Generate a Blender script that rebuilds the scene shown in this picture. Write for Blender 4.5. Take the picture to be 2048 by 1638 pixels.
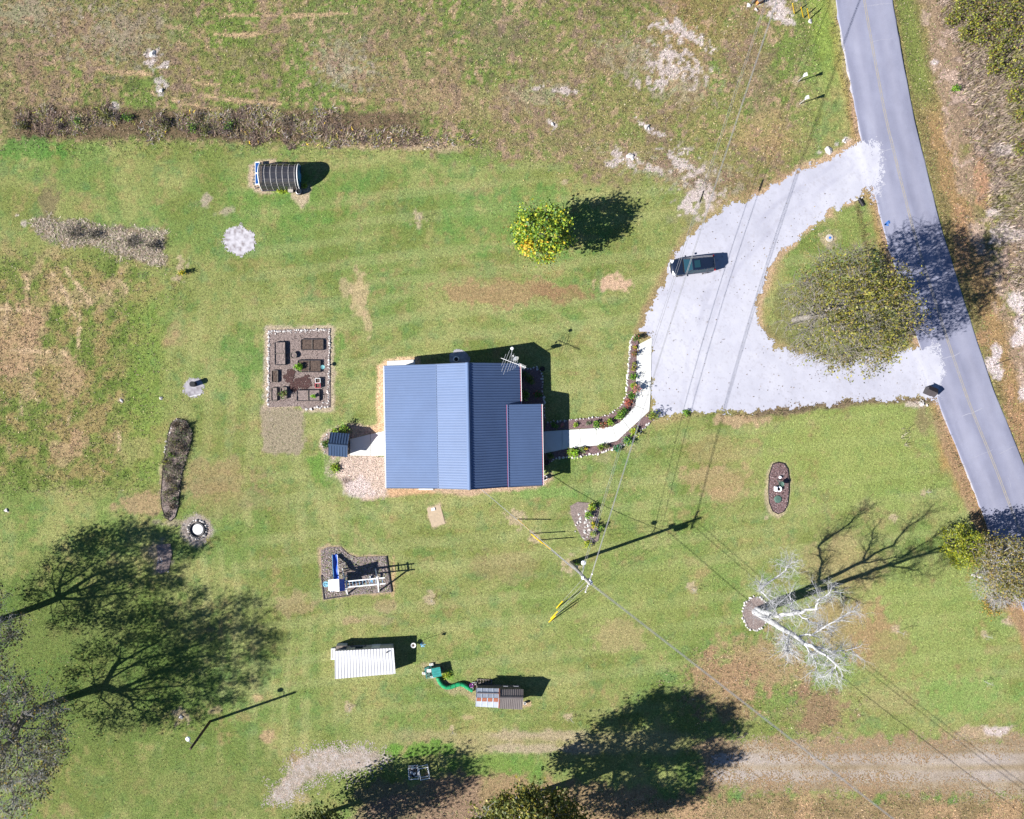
import bpy, bmesh, math, random
import numpy as np
from mathutils import Vector, Matrix
for _o in list(bpy.data.objects): bpy.data.objects.remove(_o)
sc = bpy.context.scene
COL = sc.collection

# ------------------------------------------------------------------ camera, sky, sun, exposure
S, NX, NY, H = 18.5, 870.0, 815.0, 89.0      # ground scale (survey units per metre), point under the drone, flying height
LIT = 2.15                                   # light level used to turn seen colours into base colours
cam = bpy.data.cameras.new('camera'); camo = bpy.data.objects.new('camera', cam); COL.objects.link(camo)
camo.location = ((NX-1024)/S, (819-NY)/S, H); camo.rotation_euler = (0, 0, 0)
cam.sensor_width = 36; cam.lens = S*H/2048*36
cam.shift_x = (1024-NX)/2048; cam.shift_y = (NY-819)/2048
cam.clip_start = 1; cam.clip_end = 3000
sc.camera = camo
EL = math.radians(36); SD = Vector((0.9455, 0.3256, 0)).normalized()    # shadows fall along SD
w = bpy.data.worlds.new('World'); sc.world = w; w.use_nodes = True
nt = w.node_tree; sky = nt.nodes.new('ShaderNodeTexSky'); sky.sky_type = 'NISHITA'; sky.sun_disc = False
sky.sun_elevation = EL; sky.sun_rotation = math.atan2(-SD.x, -SD.y); sky.ozone_density = 6.0; sky.altitude = 1500; sky.dust_density = 0.3
bg = nt.nodes['Background']; nt.links.new(sky.outputs[0], bg.inputs[0]); bg.inputs[1].default_value = 0.05
sl = bpy.data.lights.new('sun', 'SUN'); sl.energy = 5.0; sl.angle = math.radians(0.5); sl.color = (1.0, 0.965, 0.90)
so = bpy.data.objects.new('sun', sl); COL.objects.link(so); so.location = (-60, -20, 60)
so.rotation_euler = Vector((SD.x*math.cos(EL), SD.y*math.cos(EL), -math.sin(EL))).to_track_quat('-Z', 'Y').to_euler()
vs = sc.view_settings; vs.view_transform = 'Standard'; vs.look = 'None'; vs.gamma = 1; vs.use_curve_mapping = False
vs.exposure = 1.4
sc.render.engine = 'CYCLES'

# ------------------------------------------------------------------ helpers
def g(px, py, z=0.0): return Vector(((px-1024)/S, (819-py)/S, z))
def t(px, py, z):                            # a point seen at (px,py) that is known to be z metres up
    k = 1-z/H
    return g(NX+(px-NX)*k, NY+(py-NY)*k, z)
def lin(c): return tuple(((v/255)/12.92 if v/255 <= .04045 else ((v/255+.055)/1.055)**2.4) for v in c)
def C(r, g_, b): return tuple(v/LIT for v in lin((r, g_, b)))
def tag(o, label=None, cat=None, group=None, kind=None):
    for k, v in (('label', label), ('category', cat), ('group', group), ('kind', kind)):
        if v: o[k] = v
    return o
def ob(name, me, mat=None, parent=None, loc=None, rot=None):
    o = bpy.data.objects.new(name, me); COL.objects.link(o)
    if mat is not None and me is not None and len(me.materials) == 0: me.materials.append(mat)
    if parent: o.parent = parent
    if loc is not None: o.location = loc
    if rot is not None: o.rotation_euler = rot
    return o
def thing(name, label, cat, loc, rotz=0, group=None):
    return tag(ob(name, None, loc=loc, rot=(0, 0, rotz)), label, cat, group)
def big(name, V, F, col=None, smooth=False):
    V = np.asarray(V, np.float32); F = np.asarray(F, np.int32); n = F.shape[1]
    me = bpy.data.meshes.new(name); me.vertices.add(len(V)); me.loops.add(F.size); me.polygons.add(len(F))
    me.vertices.foreach_set('co', V.ravel()); me.loops.foreach_set('vertex_index', F.ravel())
    me.polygons.foreach_set('loop_start', np.arange(0, F.size, n, dtype=np.int32))
    me.polygons.foreach_set('loop_total', np.full(len(F), n, np.int32))
    if smooth: me.polygons.foreach_set('use_smooth', np.ones(len(F), bool))
    me.update(calc_edges=True)
    if col is not None:
        a = me.color_attributes.new('Col', 'FLOAT_COLOR', 'POINT')
        a.data.foreach_set('color', np.concatenate([np.asarray(col, np.float32), np.ones((len(V), 1), np.float32)], 1).ravel())
    return me

class MB:
    def __init__(s): s.v = []; s.f = []
    def add(s, vs_, fs):
        b = len(s.v); s.v += [tuple(p) for p in vs_]; s.f += [tuple(i+b for i in q) for q in fs]; return s
    def box(s, c, d, rz=0, M=None):
        x, y, z = d[0]/2, d[1]/2, d[2]/2; m = M or Matrix.Rotation(rz, 3, 'Z'); c = Vector(c)
        P = [c+m @ Vector(p) for p in ((-x,-y,-z),(x,-y,-z),(x,y,-z),(-x,y,-z),(-x,-y,z),(x,-y,z),(x,y,z),(-x,y,z))]
        return s.hexa(P)
    def hexa(s, P): return s.add(P, [(3,2,1,0),(4,5,6,7),(0,1,5,4),(1,2,6,5),(2,3,7,6),(3,0,4,7)])
    def bar(s, a, b, w_, h_):                # square bar from a to b
        a = Vector(a); b = Vector(b); d = b-a; m = d.to_track_quat('X', 'Z').to_matrix()
        return s.box((a+b)/2, (d.length, w_, h_), M=m)
    def tube(s, pts, r, n=6, cap=True):
        pts = [Vector(p) for p in pts]; rs = r if isinstance(r, (list, tuple)) else [r]*len(pts); b = len(s.v)
        for i, p in enumerate(pts):
            d = (pts[min(i+1, len(pts)-1)]-pts[max(i-1, 0)]).normalized()
            u = d.orthogonal().normalized() if abs(d.z) > .95 else Vector((0, 0, 1)).cross(d).normalized(); v_ = d.cross(u)
            for k in range(n):
                a = 2*math.pi*k/n; s.v.append(tuple(p+(u*math.cos(a)+v_*math.sin(a))*rs[i]))
        for i in range(len(pts)-1):
            for k in range(n):
                s.f.append((b+i*n+k, b+i*n+(k+1) % n, b+(i+1)*n+(k+1) % n, b+(i+1)*n+k))
        if cap:
            s.f.append(tuple(b+k for k in range(n))[::-1]); s.f.append(tuple(b+(len(pts)-1)*n+k for k in range(n)))
        return s
    def prism(s, poly, z0, z1):
        n = len(poly); ar = sum(poly[i][0]*poly[(i+1) % n][1]-poly[(i+1) % n][0]*poly[i][1] for i in range(n))
        if ar < 0: poly = poly[::-1]
        P = [(p[0], p[1], z0) for p in poly]+[(p[0], p[1], z1) for p in poly]
        return s.add(P, [tuple(range(n))[::-1], tuple(range(n, 2*n))]+[(i, (i+1) % n, n+(i+1) % n, n+i) for i in range(n)])
    def lathe(s, prof, n=16, c=(0, 0, 0)):
        b = len(s.v)
        for r, z in prof:
            for k in range(n):
                a = 2*math.pi*k/n; s.v.append((c[0]+r*math.cos(a), c[1]+r*math.sin(a), c[2]+z))
        for i in range(len(prof)-1):
            for k in range(n): s.f.append((b+i*n+k, b+i*n+(k+1) % n, b+(i+1)*n+(k+1) % n, b+(i+1)*n+k))
        s.f.append(tuple(b+k for k in range(n))[::-1]); s.f.append(tuple(b+(len(prof)-1)*n+k for k in range(n)))
        return s
    def obj(s, name, mat, parent=None, loc=None, smooth=False, bevel=0):
        me = bpy.data.meshes.new(name); me.from_pydata(s.v, [], s.f); me.update()
        if smooth: me.polygons.foreach_set('use_smooth', [True]*len(me.polygons))
        o = ob(name, me, mat, parent, loc)
        if bevel:
            m = o.modifiers.new('bevel', 'BEVEL'); m.width = bevel; m.segments = 2; m.limit_method = 'ANGLE'
        return o

# ------------------------------------------------------------------ noise and masks on the ground plan
_tab = np.random.RandomState(7).rand(16, 256, 256).astype(np.float32)
def vnoise(x, y, seed):
    T = _tab[seed % 16]; xi = np.floor(x).astype(np.int64); yi = np.floor(y).astype(np.int64)
    fx = (x-xi); fy = (y-yi); fx = fx*fx*(3-2*fx); fy = fy*fy*(3-2*fy)
    o = (seed*37) % 256; a = (xi+o) & 255; b = (yi+o*3) & 255; a1 = (a+1) & 255; b1 = (b+1) & 255
    return (T[a, b]*(1-fx)+T[a1, b]*fx)*(1-fy)+(T[a, b1]*(1-fx)+T[a1, b1]*fx)*fy
def fbm(x, y, sc_, seed, octv=4):
    r = 0; amp = 1; tot = 0
    for k in range(octv):
        r = r+amp*vnoise(x/sc_*(2**k)+k*17.3, y/sc_*(2**k)+k*9.1, seed+k); tot += amp; amp *= .55
    return np.clip(.5+(r/tot-.5)*1.7, 0, 1)
def sst(a, b, x): v = np.clip((x-a)/(b-a), 0, 1); return v*v*(3-2*v)
def sdf(poly, x, y):                         # signed distance to a polygon, inside positive
    P = np.array(poly, float); d = np.full(x.shape, 1e9); ins = np.zeros(x.shape, bool)
    for i in range(len(P)):
        a = P[i]; b = P[(i+1) % len(P)]; e = b-a; L2 = (e**2).sum()+1e-9
        k = np.clip(((x-a[0])*e[0]+(y-a[1])*e[1])/L2, 0, 1)
        d = np.minimum(d, np.hypot(x-a[0]-k*e[0], y-a[1]-k*e[1]))
        c = ((a[1] > y) != (b[1] > y)); xs = a[0]+(y-a[1])/((b[1]-a[1]) if b[1] != a[1] else 1e-9)*e[0]
        ins ^= c & (x < xs)
    return np.where(ins, d, -d)
def dline(pts, x, y):                        # distance to a polyline and the run along it
    d = np.full(x.shape, 1e9)
    for a, b in zip(pts[:-1], pts[1:]):
        e = (b[0]-a[0], b[1]-a[1]); L2 = e[0]**2+e[1]**2+1e-9
        k = np.clip(((x-a[0])*e[0]+(y-a[1])*e[1])/L2, 0, 1)
        d = np.minimum(d, np.hypot(x-a[0]-k*e[0], y-a[1]-k*e[1]))
    return d
def oval(cx, cy, rx, ry, n=28, rot=0):
    c, s_ = math.cos(rot), math.sin(rot)
    return [(cx+rx*math.cos(a)*c-ry*math.sin(a)*s_, cy+rx*math.cos(a)*s_+ry*math.sin(a)*c) for a in [2*math.pi*k/n for k in range(n)]]

# ------------------------------------------------------------------ materials
def nodes(name):
    m = bpy.data.materials.new(name); m.use_nodes = True; n = m.node_tree
    return m, n, n.nodes['Principled BSDF']
def noise_to(n, scale, detail=4, rough=.6):
    tc = n.nodes.new('ShaderNodeNewGeometry'); x = n.nodes.new('ShaderNodeTexNoise')
    x.inputs['Scale'].default_value = scale; x.inputs['Detail'].default_value = detail; x.inputs['Roughness'].default_value = rough
    n.links.new(tc.outputs['Position'], x.inputs['Vector']); return x
def mk(name, c1, c2=None, scale=3, rough=.8, bump=0, metal=0, spec=.3, bscale=None, grit=0, gscale=30):
    m, n, b = nodes(name); c2 = c2 or tuple(v*.75 for v in c1)
    x = noise_to(n, scale); r = n.nodes.new('ShaderNodeValToRGB')
    r.color_ramp.elements[0].position = .3; r.color_ramp.elements[1].position = .7
    r.color_ramp.elements[0].color = (*c2, 1); r.color_ramp.elements[1].color = (*c1, 1)
    n.links.new(x.outputs['Fac'], r.inputs[0]); out = r.outputs[0]
    if grit:
        y = noise_to(n, gscale, 3, .7); q = n.nodes.new('ShaderNodeMapRange')
        q.inputs['From Min'].default_value = .3; q.inputs['From Max'].default_value = .7
        q.inputs['To Min'].default_value = 1-grit; q.inputs['To Max'].default_value = 1+grit
        n.links.new(y.outputs['Fac'], q.inputs[0]); mx = n.nodes.new('ShaderNodeVectorMath'); mx.operation = 'SCALE'
        n.links.new(out, mx.inputs[0]); n.links.new(q.outputs[0], mx.inputs['Scale']); out = mx.outputs[0]
    n.links.new(out, b.inputs['Base Color'])
    b.inputs['Roughness'].default_value = rough; b.inputs['Metallic'].default_value = metal; b.inputs['Specular IOR Level'].default_value = spec
    if bump:
        y = noise_to(n, bscale or scale*6); u = n.nodes.new('ShaderNodeBump'); u.inputs['Strength'].default_value = bump; u.inputs['Distance'].default_value = .05
        n.links.new(y.outputs['Fac'], u.inputs['Height']); n.links.new(u.outputs[0], b.inputs['Normal'])
    return m
def tinted(name, amp1=.25, s1=2.2, amp2=.35, s2=11, bump=.6, rough=.95, spec=.1, dist=.06):
    m, n, b = nodes(name); a = n.nodes.new('ShaderNodeAttribute'); a.attribute_name = 'Col'; out = a.outputs['Color']
    for amp, s_ in ((amp1, s1), (amp2, s2)):
        if not amp: continue
        y = noise_to(n, s_, 4, .65); q = n.nodes.new('ShaderNodeMapRange')
        q.inputs['From Min'].default_value = .28; q.inputs['From Max'].default_value = .72
        q.inputs['To Min'].default_value = 1-amp; q.inputs['To Max'].default_value = 1+amp
        n.links.new(y.outputs['Fac'], q.inputs[0]); mx = n.nodes.new('ShaderNodeVectorMath'); mx.operation = 'SCALE'
        n.links.new(out, mx.inputs[0]); n.links.new(q.outputs[0], mx.inputs['Scale']); out = mx.outputs[0]
    n.links.new(out, b.inputs['Base Color']); b.inputs['Roughness'].default_value = rough; b.inputs['Specular IOR Level'].default_value = spec
    if bump:
        y = noise_to(n, s2*.8); u = n.nodes.new('ShaderNodeBump'); u.inputs['Strength'].default_value = bump; u.inputs['Distance'].default_value = dist
        n.links.new(y.outputs['Fac'], u.inputs['Height']); n.links.new(u.outputs[0], b.inputs['Normal'])
    return m
def leafmat(name, rough=.55, trans=.25):
    m, n, b = nodes(name); a = n.nodes.new('ShaderNodeAttribute'); a.attribute_name = 'Col'
    n.links.new(a.outputs['Color'], b.inputs['Base Color']); b.inputs['Roughness'].default_value = rough; b.inputs['Specular IOR Level'].default_value = .3
    tr = n.nodes.new('ShaderNodeBsdfTranslucent'); mx = n.nodes.new('ShaderNodeMixShader'); mx.inputs[0].default_value = trans
    n.links.new(a.outputs['Color'], tr.inputs[0]); n.links.new(b.outputs[0], mx.inputs[1]); n.links.new(tr.outputs[0], mx.inputs[2])
    n.links.new(mx.outputs[0], n.nodes['Material Output'].inputs[0]); return m
M = {}
M['ground'] = tinted('ground_turf', .35, 4.0, .75, 13, 1.0)
M['asphalt'] = tinted('asphalt', .05, .9, .12, 22, .2, .85, .25, .01)
M['gravel'] = tinted('crushed_limestone', .04, .6, .10, 30, .3, .9, .15, .015)
M['dirt'] = tinted('dirt', .15, 1.5, .4, 10, .7)
M['blade'] = leafmat('grass_blades', .7, .25)
M['leaf'] = leafmat('leaves', .5, .3)
M['bark'] = mk('bark', (.16, .14, .12), (.09, .08, .07), 4, .9, .5)
M['white_bark'] = mk('weathered_white_bark', (.50, .50, .52), (.26, .26, .28), 2.5, .85, .4)
M['grey_twig'] = mk('grey_twigs', (.22, .20, .18), (.13, .115, .10), 2, .9)
M['pale_twig'] = mk('pale_twigs', (.36, .35, .35), (.22, .21, .21), 2, .9)
M['concrete'] = mk('concrete', (.52, .52, .51), (.46, .46, .45), .8, .85, .1, grit=.05)
M['old_concrete'] = mk('old_concrete', (.36, .33, .29), (.27, .24, .21), 3, .9, .2)
M['roof_blue'] = mk('slate_blue_roof_metal', (.072, .113, .215), (.064, .10, .19), .5, .55, .0, 0, .3)
M['roof_dark'] = mk('dark_blue_roof_metal', (.032, .055, .105), (.027, .046, .09), .7, .5, 0, 0, .3)
M['roof_brown'] = mk('brown_roof_metal', (.12, .105, .105), (.10, .085, .085), 1, .5, 0, 0, .4)
M['roof_white'] = mk('white_roof_metal', (.46, .46, .48), (.39, .39, .41), 1.2, .5, 0, 0, .4)
M['galv'] = mk('galvanised_roof', (.33, .36, .42), (.26, .28, .33), 2, .6, 0, 0, .4)
M['rust'] = mk('rust', (.28, .10, .06), (.16, .06, .04), 5, .9, .3)
M['white'] = mk('white_paint', (.62, .62, .62), (.52, .52, .52), 2, .6)
M['siding'] = mk('siding', (.42, .40, .36), (.37, .35, .31), 2, .8)
M['red'] = mk('red_trim', (.45, .05, .07), (.35, .04, .05), 2, .5)
M['wood'] = mk('weathered_timber', (.17, .145, .125), (.10, .085, .075), 4, .9, .3)
M['dark_wood'] = mk('dark_timber', (.055, .05, .055), (.035, .032, .036), 4, .9, .3)
M['pole'] = mk('utility_pole_wood', (.30, .29, .28), (.19, .18, .17), 3, .9, .3)
M['brown_pole'] = mk('creosote_pole', (.075, .05, .035), (.05, .034, .025), 3, .9, .3)
M['mulch'] = mk('bark_mulch', (.19, .125, .125), (.08, .048, .05), 9, .95, .8, grit=.5, gscale=14)
M['brown_mulch'] = mk('brown_mulch', (.24, .19, .175), (.11, .085, .08), 8, .95, .8, grit=.5, gscale=14)
M['soil'] = mk('potting_soil', (.105, .075, .06), (.04, .028, .024), 7, .95, .8, grit=.4, gscale=16)
M['stone'] = mk('limestone', (.50, .48, .47), (.30, .28, .27), 5, .9, .4)
M['dark_stone'] = mk('sooty_stone', (.13, .125, .125), (.05, .05, .055), 5, .9, .4)
M['ash'] = mk('white_ash', (.60, .60, .62), (.45, .45, .48), 4, .95)
M['black'] = mk('black_plastic', (.012, .012, .014), (.008, .008, .01), 3, .5)
M['blue'] = mk('blue_plastic', (.01, .07, .42), (.008, .055, .35), 2, .4, spec=.5)
M['sky_blue'] = mk('pale_blue_paint', (.10, .28, .45), (.08, .22, .38), 2, .5)
M['teal'] = mk('teal_panel', (.015, .19, .17), (.012, .14, .13), 3, .5, spec=.5)
M['green'] = mk('green_fabric', (.008, .24, .09), (.007, .18, .07), 3, .6)
M['dk_green'] = mk('green_resin', (.06, .11, .09), (.045, .085, .07), 4, .6)
M['yellow'] = mk('yellow_guard', (.62, .40, .015), (.52, .33, .01), 2, .5)
M['purple'] = mk('purple_plastic', (.30, .03, .33), None, 2, .5)
M['metal'] = mk('bare_aluminium', (.55, .55, .58), (.45, .45, .48), 3, .4, 0, .6, .5)
M['wire'] = mk('power_cable', (.26, .26, .27), (.19, .19, .20), 2, .5, 0, .2)
M['dark_wire'] = mk('dark_cable', (.19, .19, .19), None, 2, .6)
M['terracotta'] = mk('terracotta', (.30, .12, .07), None, 4, .9)
M['orange'] = mk('orange_paint', (.45, .20, .06), None, 4, .8)
M['blue_mark'] = mk('blue_marking_paint', (.02, .12, .42), (.05, .13, .33), 6, .8)
M['line'] = mk('faded_yellow_line', (.26, .225, .165), (.20, .195, .215), 2.2, .85, grit=.12, gscale=9)
M['sand'] = mk('sand', (.36, .28, .20), (.28, .22, .16), 4, .95, .3)
def glass(name, col, rough=.06, alpha=1.0, spec=.6):
    m, n, b = nodes(name); b.inputs['Base Color'].default_value = (*col, 1); b.inputs['Roughness'].default_value = rough
    b.inputs['Specular IOR Level'].default_value = spec; b.inputs['Alpha'].default_value = alpha; return m
M['glass'] = glass('window_glass', (.015, .03, .04), .05)
M['car_glass'] = glass('tinted_car_glass', (.010, .034, .048), .04, 1, .6)
M['smoke'] = glass('smoky_polycarbonate', (.035, .036, .045), .15, .62)
M['solar'] = glass('solar_cells', (.012, .05, .17), .12)
M['car'] = glass('dark_car_paint', (.006, .010, .022), .18, 1, .6)
M['car'].node_tree.nodes['Principled BSDF'].inputs['Coat Weight'].default_value = 1
M['lamp_white'] = glass('white_lamp', (.75, .76, .8), .3)
M['chrome'] = glass('chrome', (.6, .6, .62), .15); M['chrome'].node_tree.nodes['Principled BSDF'].inputs['Metallic'].default_value = 1
M['tail'] = glass('red_lens', (.3, .01, .01), .2)
# ------------------------------------------------------------------ plan of the place (survey units, y down)
ROADC = [(1660,-1400),(1700,-600),(1713,-150),(1727,0),(1749,122),(1772,244),(1808,391),(1829,474),(1862,580),(1897,690),(1938,810),(1985,923),(2021,1018),(2064,1120),(2140,1290),(2340,1720),(2800,2600)]
ROADW = 57.0
DRIVE = [(1722,282),(1690,300),(1640,325),(1600,338),(1540,375),(1500,398),(1450,408),(1422,438),(1388,463),(1358,503),(1342,540),(1318,580),(1302,612),(1286,648),(1278,664),(1302,668),(1302,828),(1330,830),(1380,824),(1440,822),(1500,824),(1560,819),(1640,809),(1700,801),(1760,798),(1815,792),(1850,800),(1880,790),(1868,735),(1855,700),(1800,704),(1760,716),(1700,722),(1660,719),(1620,712),(1580,702),(1550,690),(1530,666),(1515,640),(1511,610),(1518,590),(1530,560),(1545,530),(1560,502),(1590,480),(1620,450),(1660,425),(1690,406),(1722,394),(1745,372),(1752,330),(1740,296)]
GRAVELPAD = [(448,472),(455,460),(470,456),(482,447),(492,458),(508,466),(511,484),(506,500),(490,510),(474,512),(455,500),(448,488)]
TRACK = [(1430,1498),(1520,1496),(1620,1502),(1720,1506),(1800,1502),(1900,1500),(1980,1490),(2080,1486),(2200,1480),(2600,1470),(2600,1580),(2200,1578),(2080,1578),(1990,1585),(1900,1575),(1800,1566),(1700,1562),(1600,1566),(1500,1556),(1430,1548)]
PAD2 = [(545,1598),(556,1575),(572,1560),(590,1530),(625,1505),(660,1496),(700,1500),(735,1496),(760,1512),(745,1530),(700,1545),(650,1545),(610,1562),(590,1585),(570,1600)]
MULCH_W = [(655,915),(698,912),(772,912),(772,992),(735,1000),(708,994),(690,985),(684,965),(668,950),(655,962),(648,945)]
GARDEN = [(536,660),(660,657),(661,815),(606,819),(600,812),(536,815)]
PLAYBED = [(641,1100),(655,1094),(682,1094),(697,1108),(712,1114),(772,1112),(776,1140),(783,1184),(700,1190),(648,1198),(643,1150)]
OVALBED = [(1545,928),(1556,924.5),(1568,927),(1575,938),(1577.5,960),(1577,985),(1574,1010),(1567,1023),(1556,1027.5),(1545,1022),(1538,1005),(1536.5,980),(1538,950)]
LONGBED = [(336,870),(342,848),(354,837),(373,842),(384,862),(383,882),(372,915),(363,949),(359,985),(356,1014),(350,1034),(341,1042),(331,1034),(324,1015),(322,992),(327,930)]
NBED = [(1088,862),(1092,846),(1142,839),(1170,837),(1206,833),(1225,826),(1245,809),(1254,786),(1256,757),(1258,722),(1260,695),(1262,678),(1271,671),(1277,688),(1273,697),(1270,811),(1239,845),(1223,853),(1192,856),(1139,858)]
SBED = [(1088,908),(1092,930),(1113,917),(1130,915),(1152,914),(1174,910),(1199,907),(1225,898),(1243,891),(1262,882),(1274,869),(1285,858),(1299,846),(1312,833),(1300,822),(1260,858),(1234,882),(1195,891),(1163,894),(1139,896)]
EBED = [(1036,738),(1075,735),(1082,746),(1087,764),(1086,782),(1088,800),(1090,846),(1085,862),(1060,862),(1036,800)]
POLEBED = [(1140,1012),(1155,1004),(1180,1006),(1198,1015),(1194,1035),(1200,1060),(1196,1082),(1175,1088),(1163,1075),(1152,1052),(1144,1035)]
WELLBED = [(640,890),(645,872),(660,858),(676,852),(705,848),(720,852),(745,856),(742,866),(702,880),(702,914),(668,918),(650,908)]

X0, X1, Y0, Y1, RS = -62.0, 62.0, -52.0, 52.0, 0.2
xi = np.arange(X0, X1+.01, RS); yi = np.arange(Y0, Y1+.01, RS)
ext = np.cumsum(np.geomspace(1.0, 120, 20))
gx = np.concatenate([X0-ext[::-1], xi, X1+ext]); gy = np.concatenate([Y0-ext[::-1], yi, Y1+ext])
GX, GY = np.meshgrid(gx, gy); PX = GX*S+1024; PY = 819-GY*S

def tint_at(px, py):
    n1 = fbm(px, py, 150, 1); n2 = fbm(px, py, 60, 3); n3 = fbm(px, py, 22, 5); n4 = fbm(px, py, 300, 8, 2); n5 = fbm(px, py, 9, 2, 2)
    col = np.zeros(px.shape+(3,))
    def lay(c, m):
        m = np.clip(m, 0, 1)[..., None]; col[:] = col*(1-m)+np.array(C(*c))*m
    def blob(c, cx, cy, rx, ry, st=1.0, rot=0, rag=1.5, n=None):
        ct, s_ = math.cos(math.radians(rot)), math.sin(math.radians(rot)); dx = px-cx; dy = py-cy
        d = np.hypot((dx*ct+dy*s_)/rx, (-dx*s_+dy*ct)/ry)+((n3*.6+n5*.4 if n is None else n)-.5)*rag
        lay(c, st*sst(1.2, .7, d))
    def pol(c, poly, soft=5, st=1.0, rag=10): lay(c, st*sst(-soft, soft, sdf(poly, px, py)+(n3-.5)*rag+(n5-.5)*rag*.7))
    # lawn
    col[:] = np.array(C(140, 152, 86))
    lay((112, 144, 70), sst(.42, .72, n1)*.7); lay((160, 166, 102), sst(.55, .8, n2)*.6); lay((116, 132, 62), sst(.6, .85, 1-n2)*.6)
    lay((164, 150, 98), sst(.6, .85, n3*.6+n5*.4)*.42); lay((94, 138, 72), sst(.6, .85, 1-(n3*.6+n5*.4))*.45); lay((88, 134, 84), sst(.7, .9, fbm(px, py, 24, 13))*.35)
    lay((160, 142, 100), sst(.68, .88, fbm(px, py, 45, 11)*.7+n5*.3)*.45)
    # mowing bands
    band = np.sin((px+26*vnoise(py/200, px*0+3, 4)+8*n1)/6.5)*np.sin(px/31+1)
    lay((172, 176, 118), sst(.05, .35, band)*.32*sst(.3, .6, n2)*sst(900, 1050, py)*sst(1560, 1480, py)*sst(760, 640, px)*sst(330, 420, px)); lay((104, 134, 66), sst(.05, .4, -band)*.2*sst(900, 1050, py)*sst(1560, 1480, py)*sst(760, 640, px)*sst(330, 420, px)); lay((168, 172, 112), sst(.1, .4, np.sin((px*.96+py*.16+20*vnoise(py/150, px*0+5, 6))/7))*.25*sst(1000, 900, py)*sst(560, 640, py)*sst(300, 340, px)*sst(540, 500, px))
    band2 = np.sin((py+.12*px+10*vnoise(px/190, py*0+2, 9))/8.0); lay((162, 172, 112), sst(.0, .5, band2*np.sin(py/37))*.34*sst(420, 560, px)*sst(300, 340, py)*sst(1460, 1400, py)); rr_ = np.hypot((px-915)/1.15, py-850); lay((164, 172, 112), sst(.2, .6, np.sin(rr_/7.5+3*n1))*.26*sst(360, 300, rr_)*sst(130, 160, rr_))
    # east lawn brighter green, drier centre
    blob((150, 168, 90), 1700, 900, 190, 110, .6); blob((148, 168, 92), 1850, 1250, 170, 160, .55); blob((140, 158, 84), 1250, 1200, 180, 120, .4)
    # left pasture
    past = sst(-20, 90, 330-px+(n2-.5)*150+(n5-.5)*60)*sst(470, 560, py+(n2-.5)*60)*sst(1010, 940, py+(n3-.5)*50)
    lay((122, 134, 66), past*.7); lay((160, 140, 96), past*sst(.5, .7, n3)*.7); lay((92, 120, 46), past*sst(.6, .8, 1-n3)*.7); lay((178, 156, 120), past*sst(.68, .8, n2)*.6)
    lay((116, 150, 58), sst(60, 20, np.abs(px-290+(n2-.5)*40))*sst(560, 640, py)*sst(1000, 940, py)*.45)
    for cx, cy, rx, ry in ((20,690,50,80),(150,880,22,35),(140,760,30,40),(60,640,25,40),(280,1010,50,22),(20,740,40,12)): blob((176, 150, 116), cx, cy, rx, ry, .75)
    # darker green lawn lower left
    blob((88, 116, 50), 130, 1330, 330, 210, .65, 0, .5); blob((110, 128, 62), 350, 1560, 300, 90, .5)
    # upper field
    edge = 285+(px-500)*.012+np.where(px > 860, (px-860)*.16, 0)
    f = sst(-14, 14, edge-py+(n2-.5)*np.where(px > 860, 90, 8)+(n3-.5)*10)*sst(1640, 1560, px+(n3-.5)*30)
    nf = n2*.3+n3*.35+n5*.35; lay((134, 138, 80), f); lay((156, 134, 102), f*sst(.4, .72, nf*.75+n1*.25)*.62); lay((108, 138, 62), f*sst(.45, .65, 1-(n2*.45+n5*.55))*.8)
    lay((180, 158, 128), f*sst(.62, .78, n3*.5+n5*.5)*.7); lay((122, 106, 96), f*sst(.62, .8, n2*.5+n5*.5)*.6); lay((92, 98, 60), f*sst(.62, .78, 1-(n3*.5+n5*.5))*.6)
    for cx, cy, rx, ry, c, s_ in ((60,50,90,70,(134,112,100),.7),(200,30,110,40,(140,114,92),.6),(300,70,70,45,(136,116,102),.6),(40,200,60,80,(150,122,104),.6),(480,120,70,80,(110,134,56),.75),(720,60,120,40,(132,116,98),.6),(840,150,70,40,(150,126,106),.7),(930,205,110,24,(172,146,118),.7),(1000,60,60,50,(122,114,96),.6),(1120,130,70,40,(146,128,98),.6),
        (1390,50,70,60,(160,124,92),.8),(1290,150,90,60,(142,126,88),.6),(1500,80,40,70,(150,128,100),.6),(1520,190,26,60,(136,118,100),.85),(1530,270,55,40,(184,156,116),.85),(1420,260,60,70,(152,138,92),.7),(1240,250,60,60,(152,138,96),.6),(1050,250,120,40,(142,130,92),.6),(1130,300,120,30,(150,140,100),.5),(1220,350,50,40,(160,148,104),.5),(1470,360,50,30,(142,120,86),.8),(1400,430,40,40,(150,132,112),.8),(1430,320,60,25,(130,140,74),.6)): blob(tuple(v*1.04 for v in c), cx, cy, rx*1.2, ry*1.2, s_*.48, 0, 1.8)
    # pale limestone showing through the turf
    for cx, cy, rx, ry, rot in ((305,112,15,18,0),(326,132,11,8,-30),(321,178,12,16,20),(228,215,12,8,0),(216,245,14,12,0),(1365,66,48,16,25),(1345,112,45,14,20),(1350,142,50,22,10),(1318,165,30,12,0),(1299,256,36,7,36),(1252,316,26,14,20),(1300,332,30,9,10),(1365,330,40,22,20),(1405,385,42,26,30),(1382,408,26,20,0),(1104,248,14,7,25),(1140,183,25,5,5),(1080,175,12,6,0),(1228,330,14,8,0),(1660,300,14,10,0),(1692,280,10,7,0),(1545,0,30,24,0),(1560,22,24,14,0),(1572,40,14,8,30)):
        blob((206, 198, 194), cx, cy, rx*.82, ry*.82, .85, rot, 2.8, n5*.8+n3*.2)
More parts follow.
